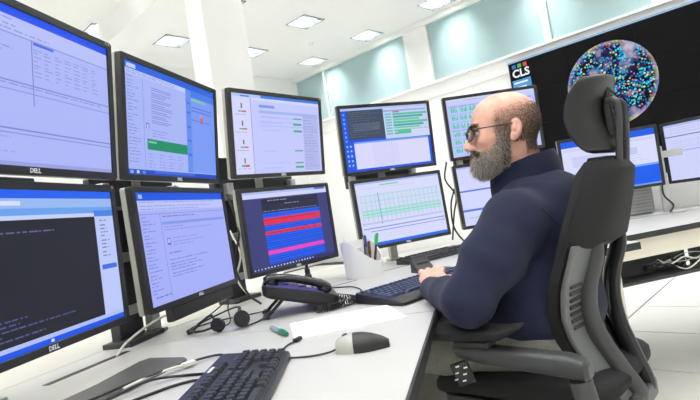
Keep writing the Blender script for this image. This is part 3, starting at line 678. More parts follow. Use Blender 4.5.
pole('A', .21, 'dark upright pole behind the leftmost pair of monitors')
pole('B', .19, 'dark upright pole behind the e-mail monitor pair')
pole('C', .19, 'dark upright pole behind the red alarm row monitor pair')
pole('D', .17, 'dark upright pole behind the pale table monitor pair')
pole('E', .17, 'dark upright pole behind the green tile monitor pair')
# ================================================================== second workstation on the right
monitor('F', 1.571, 3.065, .056, -12.6, -2.5, 'monitor on the far right desk with blue bands, behind the chair headrest', 'F', 'single row monitors on the far desk')
monitor('G', 2.076, 2.846, .054, -48.7, 1.0, 'monitor cut by the right edge of the picture, pale page', 'G', 'single row monitors on the far desk')
OP = [(.98, 2.255), (1.227, 2.311), (1.62, 2.40), (2.45, 2.42), (2.62, 3.05), (2.2, 3.30), (1.60, 3.42), (1.25, 3.40)]
oc = Vector((1.7, 2.8, 0)); r = empty('desk', oc)
pl = [(p[0] - oc.x, p[1] - oc.y) for p in OP]
MB().prism(pl, DZ - .022, DZ).build('top', 'desk', r, bevel=0.0015, seg=1)
for p, q in zip(OP[:3], OP[1:4]):
    MB().bar(Vector((*p, DZ - .012)) - oc, Vector((*q, DZ - .012)) - oc, 0.006, .026).build('edge_band', 'edge', r)
    d = (Vector(q) - Vector(p)).normalized(); nn = Vector((-d.y, d.x)) * 0.03
    a, b = Vector((p[0] + nn.x, p[1] + nn.y, DZ - .068)), Vector((q[0] + nn.x, q[1] + nn.y, DZ - .068))
    MB().bar(a - oc, b - oc, .018, .092).build('apron', 'cream', r)
    a, b = Vector((p[0] + nn.x * 5, p[1] + nn.y * 5, DZ - .165)), Vector((q[0] + nn.x * 5, q[1] + nn.y * 5, DZ - .165))
    MB().bar(a - oc, b - oc, .012, .13).build('cable_tray_back', 'dark', r)
    a.z = b.z = DZ - .222
    a2, b2 = a - Vector((nn.x * 2, nn.y * 2, 0)), b - Vector((nn.x * 2, nn.y * 2, 0))
    MB().bar(a2 - oc, b2 - oc, .14, .012).build('cable_tray_base', 'dark', r)
for p in ((1.17, 2.62), (2.40, 2.78)):
    MB().box((p[0] - oc.x, p[1] - oc.y, (DZ - .024) / 2), (.05, .40, DZ - .024)).build('pedestal', 'cream', r)
MB().bar(Vector((1.45, 3.06, DZ + .004)) - oc, Vector((2.35, 2.98, DZ + .004)) - oc, .03, .008).build('rail', 'alu', r)
tag(r, 'white desk with cream front at the right, behind the chair back', 'desk')
# tangled cables in the tray
g = np.random.default_rng(3)
for k, (mm, lab, x0_, x1_, rr) in enumerate((('whitecable', 'cream cable looped in the tray under the right-hand desk', 1.40, 1.62, .0035), ('cable', 'black cable tangled in the tray, left of the cream one', 1.30, 1.50, .005),
        ('cable', 'black cable tangled in the tray, at the right picture edge', 1.48, 1.72, .005), ('alu', 'thin grey wire wound through the tray under the right-hand desk', 1.36, 1.66, .002))):
    pts = [(x0_ + (x1_ - x0_) * (.5 - .5 * math.cos(t * 7)) + g.uniform(-.02, .02), 2.345 + .22 * (x0_ + (x1_ - x0_) * .5 - 1.3) + g.uniform(.02, .07), DZ - .165 + g.uniform(-.045, .035)) for t in np.linspace(0, 1, 10)]
    c0 = Vector(pts[0]); r = empty('cable', c0)
    MB().tube(spline([Vector(p) - c0 for p in pts], 6), rr, 6).build('sheath', mm, r)
    tag(r, lab, 'cable')
# pole for the two monitors
r = empty('monitor_pole', (1.86, 3.06, DZ), R(-25))
MB().box((0, 0, .005), (.16, .14, .010)).build('foot_plate', 'alu', r, bevel=.003)
MB().box((0, 0, .20), (.045, .035, .40)).build('upright', 'alu', r, bevel=.004)
inv = r.matrix_basis.inverted()
for p in ((1.571, 3.065, CAM_H + .056), (2.076, 2.846, CAM_H + .054)):
    c = inv @ Vector(p); yw = -12.6 if p[0] < 1.8 else -48.7
    n = Vector((math.sin(R(yw)), -math.cos(R(yw)), 0)); e = inv @ (Vector(p) - n * .07)
    MB().bar((0, 0, e.z), e, .03, .04).build('arm', 'alu', r)
tag(r, 'silver pole between the two right-hand monitors', 'monitor pole')
MB_c = MB().tube(spline([(1.845, 3.03, CAM_H - .06), (1.82, 3.01, DZ + .12), (1.86, 3.0, DZ + .05), (1.83, 2.99, DZ + .012)], 6), .005, 6).build('cable', 'cable')
tag(MB_c, 'black cable hanging beside the silver monitor pole', 'cable')
# grey slatted vent unit and white boxes behind that desk
r = empty('vent_unit', (1.66, 3.30, DZ), R(-9))
MB().box((0, 0, .10), (.46, .10, .20)).build('body', 'vent', r, bevel=.006)
for k in range(9):
    MB().box((0, -.053, .016 + k * .0205), (.43, .012, .011)).build('slat', 'alu', r, smooth=False)
tag(r, 'grey slatted vent unit on the back of the right-hand desk', 'vent unit')
r = empty('desk_screen', (2.17, 3.245, DZ), R(-26))
MB().box((0, 0, .085), (.52, .022, .17)).build('panel', 'white', r, bevel=.003)
MB().box((0, 0, .176), (.53, .030, .012)).build('top_trim', 'cream', r, bevel=.002)
for s_ in (-.22, .22): MB().box((s_, 0, .004), (.04, .07, .008)).build('foot', 'alu', r, bevel=.002)
tag(r, 'low white screen panel along the back of the right-hand desk', 'desk screen')
# mouse on that desk
def mouse_mesh(L=.113, Wd=.062, Hh=.036, t0=0.0, t1=1.0):
    rings = []; n = 16
    for i in range(13):
        t = t0 + (t1 - t0) * i / 12; x = -L / 2 + L * t
        wv = Wd / 2 * (math.sin(math.pi * (0.07 + .86 * t)) ** 0.45) * (1 - .10 * math.cos(2 * math.pi * t))
        hv = Hh * (math.sin(math.pi * min(1, .06 + .80 * (1 - t) ** .8 + .08)) ** .6)
        rings.append([(x, wv * math.cos(a) * (1 if math.sin(a) > 0 else .96), max(0, hv * math.sin(a)) if math.sin(a) > 0 else 0.0) for a in [2 * math.pi * k / n for k in range(n)]])
    return MB().loft(rings)
r = empty('computer_mouse', (1.80, 2.62, DZ + .001), R(40))
mouse_mesh().build('body', 'kbbody', r)
MB().box((.03, 0, .026), (.016, .008, .012)).build('wheel', 'black', r, bevel=.003)
tag(r, 'dark mouse on the right-hand desk at the picture edge', 'mouse')
# ================================================================== things on the desk
def keyboard(name, loc, rz, label, body, keym, single, palm=0.0, legs=True):
    """local x = right of the user, y = away from the user; 0.44 x 0.155 (+ palm rest)"""
    r = empty(name, loc, rz)
    L, Dp = 0.442, 0.152
    poly = roundrect(L, Dp + palm, .012, 4); poly = [(p[0], p[1] - palm / 2) for p in poly]
    tz = lambda y: 0.016 + (y + Dp / 2) * 0.10
    n = len(poly); b = MB()
    low = [(p[0], p[1], 0.002) for p in poly]; mid = [(p[0], p[1], max(.009, tz(p[1]) - .006)) for p in poly]
    top = [(p[0] * .985, p[1] * .975, max(.012, tz(p[1]))) for p in poly]
    b.loft([low, mid, top]); b.build('body', body, r)
    if legs:
        for sx in (-.19, .19): MB().box((sx, Dp / 2 - .012, .0045), (.03, .01, .009)).build('foot', body, r)
    def keycap():
        u = .0165; h = .0085; t = .012
        vs = [(-u / 2, -u / 2, 0), (u / 2, -u / 2, 0), (u / 2, u / 2, 0), (-u / 2, u / 2, 0), (-t / 2, -t / 2 + .001, h), (t / 2, -t / 2 + .001, h), (t / 2, t / 2 + .0015, h), (-t / 2, t / 2 + .0015, h)]
        return vs, [(0, 3, 2, 1), (4, 5, 6, 7), (0, 1, 5, 4), (1, 2, 6, 5), (2, 3, 7, 6), (3, 0, 4, 7)]
    P = .0189
    spots = []      # x, y, width in units
    rows = [(-.058, [1.25, 1.25, 1.25, 6.25, 1.25, 1.25, 1.25, 1.25]), (-.039, [2.25] + [1] * 10 + [2.75]), (-.020, [1.75] + [1] * 11 + [2.25]), (-.001, [1.5] + [1] * 12 + [1.5]), (.018, [1] * 13 + [2]), (.047, None)]
    x0 = -.212
    for y, ws in rows:
        if ws:
            x = x0
            for w_ in ws: spots.append((x + w_ * P / 2, y, w_)); x += w_ * P
        else:
            for k, gx in enumerate([0, 2, 3, 4, 5, 6.5, 7.5, 8.5, 9.5, 11, 12, 13, 14]): spots.append((x0 + (gx + .5) * P, y, 1))
    xn = x0 + 15.35 * P
    for k in range(3):
        spots += [(xn + (k + .5) * P, .018, 1), (xn + (k + .5) * P, -.001, 1), (xn + (k + .5) * P, .047, 1), (xn + (k + .5) * P, -.058, 1)]
    spots.append((xn + 1.5 * P, -.039, 1))
    xp = xn + 3.3 * P
    for k in range(4):
        for y in (.018, -.001, -.020, -.039, -.058): spots.append((xp + (k + .5) * P, y, 1))
    vs, fs = keycap()
    if single:
        me = MB().add(vs, fs).build('key', keym, r, smooth=False); first = True
        for x, y, w_ in spots:
            o = me if first else cpy(me, r); first = False
            o.location = (x, y, tz(y) - .001); o.scale = (w_ if w_ == 1 else (w_ * P - .0024) / .0165, 1, 1)
    else:
        b = MB()
        for x, y, w_ in spots:
            s_ = 1 if w_ == 1 else (w_ * P - .0024) / .0165
            b.add([(v[0] * s_ + x, v[1] + y, v[2] + tz(y) - .001) for v in vs], fs)
        tag(b.build('keycaps', keym, r, smooth=False), kind='stuff')
    tag(r, label, 'keyboard'); return r
kb1 = keyboard('computer_keyboard', (-.262, .925, DZ), R(89), 'black keyboard in the foreground beside the mouse', 'kbbody', 'key', True)
MB().box((.10, .066, .0305), (.035, .006, .0008)).build('brand_plate', 'logo', kb1)
MB().box((.175, .030, .0275), (.028, .012, .0006)).build('brass_sticker', 'brown', kb1)
kb2 = keyboard('computer_keyboard', (.200, 1.775, DZ), R(41), 'blue-black keyboard under the man\'s hand', 'kbbody', 'keyblue', False, palm=.05)
kb2.scale = (1.10, 1.10, 1.10)
kb3 = keyboard('computer_keyboard', (.40, 2.66, DZ), R(36), 'black keyboard pushed back below the pale table monitor', 'kbbody', 'key', False)

# paper
r = empty('paper_sheet', (-.066, 1.432, DZ), R(10.5))
MB().box((0, 0, .0016), (.297, .212, .003)).build('sheets', 'paper', r)
tag(r, 'white sheet of paper between telephone and mouse', 'paper')

# mouse in the foreground; local +x is the front
ms = empty('computer_mouse', (-.022, 1.118, DZ + .0005), R(176))
mouse_mesh(.116, .063, .038).build('body', 'black', ms)
mouse_mesh(.1164, .0634, .0383, .66, 1.0).build('front_shell', 'silver', ms)
MB().lathe([(.008, -.004), (.010, 0), (.008, .004)], (.034, 0, .029), 14, Matrix.Rotation(R(90), 3, 'X')).build('wheel', 'dark', ms)
MB().tube(spline([(.055, 0, .008), (.075, .006, .004), (.11, .012, .003), (.155, .004, .003), (.175, -.012, .003)], 6), .0022, 6).build('cord', 'cable', ms)
tag(ms, 'black and silver mouse at the front of the white worktop', 'mouse')

# green marker pen
mk = empty('marker_pen', (-.25, 1.415, DZ + .0075), math.atan2(-.123, .063))
MB().tube([(-.066, 0, 0), (-.062, 0, 0), (-.012, 0, 0), (.012, 0, 0)], [.004, .0062, .0066, .0066], 12).build('barrel', 'clear', mk)
MB().tube([(.012, 0, 0), (.02, 0, 0), (.05, 0, 0), (.066, 0, 0), (.068, 0, 0)], [.0066, .0075, .0075, .0062, .004], 12).build('cap', 'green', mk)
MB().box((.04, 0, .008), (.035, .003, .002)).build('clip', 'green', mk)
tag(mk, 'green capped pen lying beside the paper', 'pen')

# telephone: local +x = front (low side), y = far side
ph = empty('desk_telephone', (-.215, 1.735, DZ), R(8))
tilt = lambda x: .042 + (.115 - x) * .29        # deck height, rising to the rear (-x)
out = roundrect(.240, .200, .02, 4)
MB().loft([[(p[0] * .92, p[1] * .92, tilt(p[0]) - .040) for p in out], [(p[0], p[1], tilt(p[0]) - .030) for p in out], [(p[0], p[1], tilt(p[0]) - .006) for p in out], [(p[0] * .985, p[1] * .98, tilt(p[0])) for p in out]]).build('body', 'black', ph)
MB().box((-.120, 0, .003), (.022, .15, .006)).build('stand_foot', 'black', ph, bevel=.002)
for sy in (-.075, .075):
    MB().bar((-.120, sy, .004), (-.060, sy, .055), .014, .010).build('stand_leg', 'black', ph)
    MB().bar((.085, sy, .001), (.085, sy, .014), .014, .014).build('front_foot', 'black', ph)
rot = Matrix.Rotation(math.atan(.29), 3, 'Y')
MB().box((-.015, -.055, tilt(-.015) + .002), (.19, .066, .006), rot).build('cradle', 'phonelcd', ph, bevel=.002)
MB().box((-.070, .040, tilt(-.070) + .005), (.075, .095, .012), rot).build('display', 'phonelcd', ph, bevel=.003)
for i in range(4):
    for j in range(3):
        x, y = .008 + i * .024, .010 + j * .030
        MB().box((x, y, tilt(x) + .003), (.016, .021, .008), rot).build('key', 'silver' if (i + j) % 3 else 'dark', ph, bevel=.0015, seg=1)
hp = [(-.108, -.055, tilt(-.108) + .010), (-.088, -.055, tilt(-.088) + .024), (-.04, -.055, tilt(-.04) + .032), (.01, -.055, tilt(.01) + .032), (.065, -.055, tilt(.065) + .027), (.098, -.055, tilt(.098) + .012)]
hs = MB().tube(spline(hp, 5), [.013] + [.021] * 4 + [.019] * 15 + [.022] * 5 + [.014], 14, flat=.72).build('handset', 'gloss', ph)
MB().lathe([(.022, -.012), (.025, -.004), (.022, .010)], (-.088, -.055, tilt(-.088) + .012), 16).build('earpiece', 'gloss', hs)
MB().lathe([(.022, -.012), (.025, -.004), (.022, .010)], (.080, -.055, tilt(.080) + .012), 16).build('mouthpiece', 'gloss', hs)
path = spline([(.10, -.07, .036), (.125, -.095, .020), (.09, -.130, .013), (.045, -.135, .013), (.06, -.118, .013), (.12, -.118, .013), (.175, -.075, .013), (.165, -.02, .013), (.12, .01, .022)], 14)
hel = []
N = 620; seg = [0]
for a, c in zip(path[:-1], path[1:]): seg.append(seg[-1] + (c - a).length)
for k in range(N):
    s = seg[-1] * k / (N - 1); i = max(0, min(len(path) - 2, int(np.searchsorted(seg, s) - 1)))
    t = (s - seg[i]) / max(1e-9, seg[i + 1] - seg[i]); p = path[i].lerp(path[i + 1], t); d = (path[i + 1] - path[i]).normalized()
    side = d.cross(Vector((0, 0, 1))).normalized(); up = side.cross(d); ang = 2 * math.pi * k / 13.0
    hel.append(p + (side * math.cos(ang) + up * math.sin(ang)) * .0095)
MB().tube(hel, .0017, 5).build('coiled_cord', 'cable', ph)
tag(ph, 'black desk telephone with coiled cord below the red alarm row monitor', 'telephone')

# white pen holder with a scooped front
pc = Vector((.015, 2.345, DZ)); hd = empty('pen_holder', pc, R(-12))
n = 40; rx, ry, H0 = .088, .068, .165
def topz(a):
    d = math.cos(a - R(-22)); return H0 - .100 * max(0, d) ** 1.1
b = MB(); outb, outt, innt, innb = [], [], [], []
for k in range(n):
    a = 2 * math.pi * k / n; c, s = math.cos(a), math.sin(a); z = topz(a); fl = 1 + .06 * z / H0
    outb.append((rx * c * .97, ry * s * .97, 0)); outt.append((rx * c * fl, ry * s * fl, z)); innt.append(((rx * fl - .004) * c, (ry * fl - .004) * s, z)); innb.append(((rx - .005) * c, (ry - .005) * s, .006))
b.loft([outb, outt, innt, innb]); b.build('cup', 'white', hd)
MB().box((-.01, 0, .07), (.004, .118, .13)).build('divider', 'white', hd)
tag(hd, 'white scooped pen holder between the alarm and table monitors', 'pen holder')
def pen(lab, dx, dy, lean, Lp, capm, barm, capat=.62, rr=.006):
    base = pc + Vector((dx, dy, .009)); r = empty('pen', base)
    d = Vector((lean[0], lean[1], 1)).normalized()
    MB().tube([d * 0, d * .01, d * (Lp * capat)], [rr * .5, rr, rr], 10).build('barrel', barm, r)
    MB().tube([d * (Lp * capat), d * (Lp * capat + .004), d * (Lp - .004), d * Lp], [rr, rr * 1.25, rr * 1.15, rr * .8], 10).build('cap', capm, r)
    e = d.cross(Vector((0, 1, 0))).normalized() * (rr * 1.5)
    MB().bar(d * (Lp * .72) + e, d * (Lp * .97) + e, .003, .002).build('clip', capm, r)
    tag(r, lab, 'pen', 'pens in the white holder')
pen('pen with bright green and black cap in the holder', .040, -.010, (.24, -.10), .185, 'greencap', 'brown', .72)
pen('pen with blue clip standing in the holder', .022, -.004, (.02, -.16), .180, 'blue', 'clear', .7, .005)
pen('pen with yellow cap in the holder', .006, .0, (.10, .05), .176, 'yellow', 'brown', .8, .005)
pen('brown pen leaning at the front of the holder', .030, -.034, (.06, .05), .150, 'brown', 'brown', .6)
pen('white pen resting across the rim of the holder', -.03, .01, (-.22, .18), .182, 'white', 'white', .6, .005)

# card reader in front of the far keyboard
r = empty('card_reader', (.262, 2.20, DZ), R(25))
MB().loft([[(p[0], p[1] + y_, z_) for p in roundrect(.085, d_, .008, 3)] for z_, d_, y_ in ((0, .07, 0), (.006, .07, 0), (.045, .022, .02), (.068, .014, .024))]).build('body', 'dark', r)
MB().box((0, -.004, .037), (.055, .003, .003), Matrix.Rotation(R(-45), 3, 'X')).build('slot', 'gloss', r)
tag(r, 'dark grey wedge shaped card reader behind the man\'s keyboard', 'card reader')
# adapter under monitor C
r = empty('power_adapter', (-.215, 2.075, DZ), R(20))
MB().box((0, 0, .022), (.055, .04, .044)).build('block', 'black', r, bevel=.005)
MB().lathe([(.015, .044), (.015, .075), (.011, .078), (.011, .10), (.006, .103), (.006, .118)], seg=14).build('plug', 'black', r)
tag(r, 'black power plug standing behind the telephone', 'adapter')

# headset
hsr = empty('headset', (-.46, 1.66, DZ), 0)
def cup(par, c, ax, rr, m1, m2, nm='ear_cup'):
    q = Vector((0, 0, 1)).rotation_difference(Vector(ax).normalized()).to_matrix()
    o = MB().lathe([(rr * .75, -.012), (rr, -.006), (rr, .004), (rr * .8, .010)], c, 20, q).build(nm, m1, par)
    MB().lathe([(rr * .95, .004), (rr * 1.08, .010), (rr * .95, .018), (rr * .5, .018)], c, 20, q).build('ear_cushion', m2, o)
    return o
cup(hsr, (.074, -.09, .028), (.55, -.75, .25), .024, 'silver', 'black')
cup(hsr, (.010, -.105, .022), (-.3, -.8, .5), .019, 'black', 'black')
MB().tube(spline([(.074, -.09, .05), (.05, -.01, .055), (-.02, .045, .035), (-.09, .02, .014), (-.10, -.06, .012), (-.05, -.10, .012), (.0, -.10, .02)], 7), .0055, 8, flat=.5).build('headband', 'black', hsr)
MB().tube(spline([(.0, -.10, .03), (-.02, -.07, .05), (-.06, -.05, .03), (-.085, -.065, .010)], 6), .004, 8).build('mic_boom', 'black', hsr)
MB().tube([(-.085, -.065, .010), (-.10, -.068, .010)], .008, 10).build('microphone', 'black', hsr)
MB().tube(spline([(.085, -.085, .004), (.115, -.03, .003), (.13, .06, .003), (.112, .112, .003), (.10, .14, .003), (.05, .12, .003), (-.04, .10, .003), (-.10, .05, .003), (-.12, -.02, .003)], 7), .0024, 6).build('cord', 'cable', hsr)
MB().box((.112, .118, .006), (.018, .036, .010)).build('inline_switch', 'black', hsr, bevel=.002)
MB().tube(spline([(-.12, .09, .003), (-.07, .16, .03), (-.02, .14, .06), (.0, .06, .04), (.02, -.02, .01), (-.03, -.05, .004)], 7), .0022, 6).build('audio_cord', 'cable', hsr)
tag(hsr, 'tangled black headset with silver ear cup under the e-mail monitor', 'headset')

# dark base plate at the lower left
poly = [(-.70, .93), (-.623, 1.152), (-.595, 1.31), (-.575, 1.335), (-.47, 1.283), (-.455, 1.262), (-.46, 1.24), (-.534, 1.034), (-.565, .92)]
c = Vector((-.56, 1.12, 0)); r = empty('base_plate', (c.x, c.y, DZ))
MB().prism([(p[0] - c.x, p[1] - c.y) for p in poly], .0, .007).build('plate', 'plate', r, bevel=.002)
tag(r, 'dark grey flat metal base plate at the lower left of the worktop', 'base plate')

# loose cables
def cable(pts, m, lab, rr=.003, z=DZ):
    c0 = Vector(pts[0]); r = empty('cable', (c0.x, c0.y, z))
    P = spline([(p[0] - c0.x, p[1] - c0.y, (p[2] if len(p) > 2 else .004)) for p in pts], 8)
    MB().tube(P, rr, 7).build('sheath', m, r)
    tag(r, lab, 'cable'); return r, P
cable([(-.34, 1.19), (-.372, 1.258), (-.43, 1.206, .010), (-.505, 1.105, .014), (-.56, 1.02, .013), (-.62, .90, .014)], 'cable', 'black cable looping out from the far end of the near keyboard')
cable([(-.345, 1.10), (-.42, 1.12), (-.48, 1.085, .013), (-.53, .99, .013), (-.58, .90, .014)], 'cable', 'black cable in the middle of those crossing the base plate')
cable([(-.345, 1.06), (-.39, 1.065), (-.44, 1.03), (-.50, .955), (-.55, .85)], 'cable', 'black cable nearest the front left picture corner')
r, P_ = cable([(-.59, 1.80, .10), (-.60, 1.74, .075), (-.655, 1.60, .06), (-.70, 1.50, .03), (-.712, 1.44, .003)], 'whitecable', 'white cable dropping from the e-mail monitor into the desk slot', .0035)
r, P_ = cable([(-.43, 1.19, .010), (-.455, 1.165, .012), (-.49, 1.13, .012), (-.52, 1.06, .012)], 'whitecable', 'cream cable with plug lying on the dark base plate', .003)
MB().box((.002, .004, .010), (.032, .016, .009), Matrix.Rotation(R(45), 3, 'Z')).build('plug', 'whitecable', r, bevel=.002)
r, P_ = cable([(-.195, 1.15), (-.21, 1.19), (-.205, 1.24), (-.187, 1.275)], 'cable', 'short black cord with plug between keyboard and paper', .0022)
MB().box((.012, .132, .006), (.013, .028, .009), Matrix.Rotation(R(-25), 3, 'Z')).build('plug', 'black', r, bevel=.002)
cable([(-.005, 1.75, .012), (-.03, 1.80), (-.01, 1.92), (-.045, 2.05), (-.11, 2.10), (-.17, 2.13)], 'cable', 'thin black cable from the man\'s keyboard back to the desk slot', .0025)
cable([(.60, 2.93, .34), (.56, 2.90, .25), (.55, 2.86, .12), (.60, 2.80, .02), (.63, 2.76)], 'cable', 'black cable hanging between the table and green tile monitors', .005)
cable([(.585, 2.96, .50), (.56, 2.95, .40), (.60, 2.92, .30), (.575, 2.93, .2), (.55, 2.97, .05)], 'cable', 'black looped cable beside the green tile monitor pole', .005)
cable([(-.50, 2.12, .45), (-.46, 2.06, .30), (-.49, 2.03, .16), (-.45, 2.0, .05), (-.40, 1.98)], 'cable', 'black cable hanging between the e-mail and alarm monitors', .005)
cable([(-.52, 2.16, .30), (-.47, 2.07, .2), (-.50, 2.08, .10), (-.44, 2.06, .006)], 'whitecable', 'cream cable hanging between the e-mail and alarm monitors', .004)
# ================================================================== office chair (local +x forward, +y left)
CH = Vector((.455, 1.43, 0)); PHI = R(138)
ch = empty('office_chair', CH, PHI)
# five star base
for k in range(5):
    a = R(36 + 72 * k); d = Vector((math.cos(a), math.sin(a), 0))
    lg = MB().bar(d * .03 + Vector((0, 0, .105)), d * .30 + Vector((0, 0, .075)), .05, .03).build('base_leg', 'black', ch, bevel=.008)
    cs = MB().lathe([(.028, -.022), (.030, -.012), (.030, .012), (.028, .022)], d * .30 + Vector((0, 0, .030)), 16, Matrix.Rotation(a, 3, 'Z') @ Matrix.Rotation(R(90), 3, 'X')).build('caster', 'black', lg)
MB().lathe([(.045, .08), (.045, .13), (.030, .14), (.028, .45)], seg=20).build('gas_lift', 'black', ch)
MB().box((-.02, 0, .465), (.30, .20, .05)).build('mechanism', 'dark', ch, bevel=.01)
# seat cushion
b = MB(); rings = []
for i in range(17):
    t = i / 16; x = -.245 + .50 * t
    hw = .228 * (1 - .22 * (2 * t - 1) ** 4) * (1 - .0 * t); th = .072 * (1 - .5 * max(0, abs(2 * t - 1) - .8) / .2) ; z = .540 - .03 * max(0, (t - .72) / .28) ** 2
    if i in (0, 16): hw *= .93; th *= .55
    rings.append([(x, hw * math.copysign(abs(math.cos(a)) ** .35, math.cos(a)), z + th / 2 * math.copysign(abs(math.sin(a)) ** .6, math.sin(a)) - .008 * abs(math.cos(a) < .7) * 0) for a in [2 * math.pi * k / 28 for k in range(28)]])
b.loft(rings); b.build('seat', 'chairfab', ch, sub=1)
MB().prism([(p[0], p[1]) for p in roundrect(.44, .42, .06, 5)], .485, .506).build('seat_pan', 'dark', ch, bevel=.004)
# arms
for s in (1, -1):
    MB().tube(spline([(-.06, s * .16, .46), (-.14, s * .25, .455), (-.19, s * .285, .49), (-.212, s * .285, .54), (-.205, s * .285, .61)], 5), [.026] * 21, 12, flat=.8).build('arm_post', 'chairgrey', ch)
    bm_ = MB().loft([[(x, s * .285 + hy * math.copysign(abs(math.cos(a)) ** .6, math.cos(a)), z + hz * math.copysign(abs(math.sin(a)) ** .6, math.sin(a))) for a in [2 * math.pi * k / 16 for k in range(16)]] for x, z, hy, hz in ((-.230, .632, .016, .014), (-.222, .634, .024, .022), (-.19, .640, .026, .025), (.02, .652, .025, .022), (.07, .658, .023, .018), (.085, .660, .016, .010))]).build('arm_beam', 'chairgrey', ch)
    MB().box((.03, s * .285, .678), (.09, .05, .016)).build('arm_bracket', 'dark', ch, bevel=.004)
    pad = MB().loft([[(x, s * .285 + hy * math.copysign(abs(math.cos(a)) ** .5, math.cos(a)), z + hz * math.copysign(abs(math.sin(a)) ** .6, math.sin(a))) for a in [2 * math.pi * k / 20 for k in range(20)]] for x, z, hy, hz in ((-.092, .722, .02, .003), (-.082, .716, .032, .007), (-.05, .705, .044, .012), (.08, .700, .046, .015), (.13, .698, .040, .014), (.15, .696, .022, .008))]).build('arm_pad', 'chairfab', ch)
for o in ch.children:
    if o.name.startswith('arm_') and min(v.co.y for v in o.data.vertices) < -.05: o.location = (.12, .02, 0)     # right arm slid forward
# hanging adjustment tab on the left arm
tb = MB().box((.055, .318, .612), (.052, .008, .056), Matrix.Rotation(R(20), 3, 'Y')).build('adjustment_tab', 'gloss', ch, bevel=.004)
for i in range(3):
    for j in range(2):
        MB().box((.043 + j * .022 + i * .004, .3228, .628 - i * .016), (.010, .001, .003), Matrix.Rotation(R(20), 3, 'Y')).build('mark', 'logo', tb, smooth=False)
# back: S-shaped side profile
def bx_(z):
    P = [(.40, -.262), (.46, -.248), (.53, -.220), (.59, -.196), (.65, -.174), (.71, -.170), (.77, -.181), (.83, -.204), (.90, -.228), (.98, -.254), (1.06, -.275), (1.10, -.283)]
    return float(np.interp(z, [p[0] for p in P], [p[1] + .018 for p in P]))
def hw_(z): return 0.88 * float(np.interp(z, [.40, .50, .62, .70, .80, .90, .98, 1.06], [.11, .135, .172, .198, .208, .195, .165, .125]))
# left and right flexible side frames with slots
for s in (1, -1):
    rings = []
    for z in np.linspace(.47, .875, 20):
        x = bx_(z) - .006; y1 = hw_(z) - .004; wd = .070 + .02 * (1 - abs(z - .70) / .2); y0 = y1 - wd
        rings.append([(x + .020, s * y1, z), (x + .008, s * (y1 + .001), z), (x - .018, s * (y0 + .012), z), (x - .018, s * y0, z), (x - .006, s * y0, z), (x - .004, s * (y0 + .012), z)])
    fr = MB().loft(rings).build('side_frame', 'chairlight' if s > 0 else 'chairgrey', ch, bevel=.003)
    for k in range(7):
        z = .680 + k * .0165; x = bx_(z) - .006; y1 = hw_(z) - .004; wd = .070 + .02 * (1 - abs(z - .70) / .2); y0 = y1 - wd
        A = Vector((x + .008, s * (y1 + .001), z)); B_ = Vector((x - .018, s * (y0 + .012), z))
        MB().bar(A.lerp(B_, .22), A.lerp(B_, .72) + Vector((0, 0, .004)), .006, .0085).build('slot', 'edge', fr, smooth=False)
# front mesh cushion (what the sitter leans on)
rings = []
for z in np.linspace(.52, 1.062, 22):
    e = min(1, (z - .52) / .04, (1.062 - z) / .03); hw = hw_(z) * (.90 + .10 * math.sqrt(max(0, e))); x = bx_(z) + .006
    fr_, bk_ = [], []
    for k in range(15):
        t = -1 + 2 * k / 14; y = hw * t; c = .024 * abs(t) ** 2.4
        fr_.append((x + c + .012 * math.sqrt(max(0, e)), y, z)); bk_.append((x + c - .010, y, z))
    rings.append(fr_ + bk_[::-1])
MB().loft(rings).build('back_cushion', 'chairfab', ch)
# upper back shell
rings = []
for z in np.linspace(.855, 1.070, 14):
    e = min(1, (1.070 - z) / .035, (z - .855) / .02 + .3); q = math.sqrt(max(0, e)); hw = hw_(z) * (.80 + .20 * q) ; x = bx_(z) + .002
    fr_, bk_ = [], []
    for k in range(17):
        t = -1 + 2 * k / 16; y = hw * t; c = .024 * abs(t) ** 2.4
        fr_.append((x + c, y, z)); bk_.append((x + c - .050 * q * (1 - abs(t) ** 5) - .004, y, z))
    rings.append(fr_ + bk_[::-1])
MB().loft(rings).build('upper_back_shell', 'chairfab', ch)
# spine forks from the mechanism to the upper shell
for s in (1, -1):
    zs = [.50, .56, .63, .70, .77, .84, .89]
    pts = [(-.10, s * .06, .45), (-.17, s * .075, .445), (-.225, s * .085, .465)] + [(bx_(z) - (.030 if z < .85 else .018), s * (hw_(z) - .075), z) for z in zs]
    n_ = (len(pts) - 1) * 5 + 1
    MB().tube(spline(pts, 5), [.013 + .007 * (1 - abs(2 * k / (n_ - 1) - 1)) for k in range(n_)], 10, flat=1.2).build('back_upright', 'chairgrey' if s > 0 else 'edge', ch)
MB().bar((-.243, -.08, .478), (-.243, .08, .478), .03, .045).build('yoke', 'chairgrey', ch, bevel=.006)
# head rest
rings = []; HZc, HXc = 1.170, -.282
for i in range(13):
    t = -1 + 2 * i / 12; z = HZc + .095 * t; q = math.sqrt(max(0.02, 1 - abs(t) ** 3.5)); hw = .130 * (.70 + .30 * q)
    xb = HXc + .034 * (1 - t * t) - (.0 if t < 0 else .012) * abs(t)
    fr_, bk_ = [], []
    for k in range(17):
        s_ = -1 + 2 * k / 16; y = hw * s_; c = .040 * abs(s_) ** 2.0; th = .036 * q * (1 - abs(s_) ** 6 * .8)
        fr_.append((xb + c + th / 2, y, z)); bk_.append((xb + c - th / 2, y, z))
    rings.append(fr_ + bk_[::-1])
MB().loft(rings).build('head_rest', 'chairleather', ch, sub=1)
hb = MB().box((HXc + .006, 0, HZc + .005), (.020, .05, .125)).build('head_rest_bracket', 'black', ch, bevel=.005)
for k in range(8): MB().box((HXc - .0045, 0, HZc - .05 + k * .015), (.006, .034, .007)).build('ratchet_tooth', 'dark', hb, smooth=False)
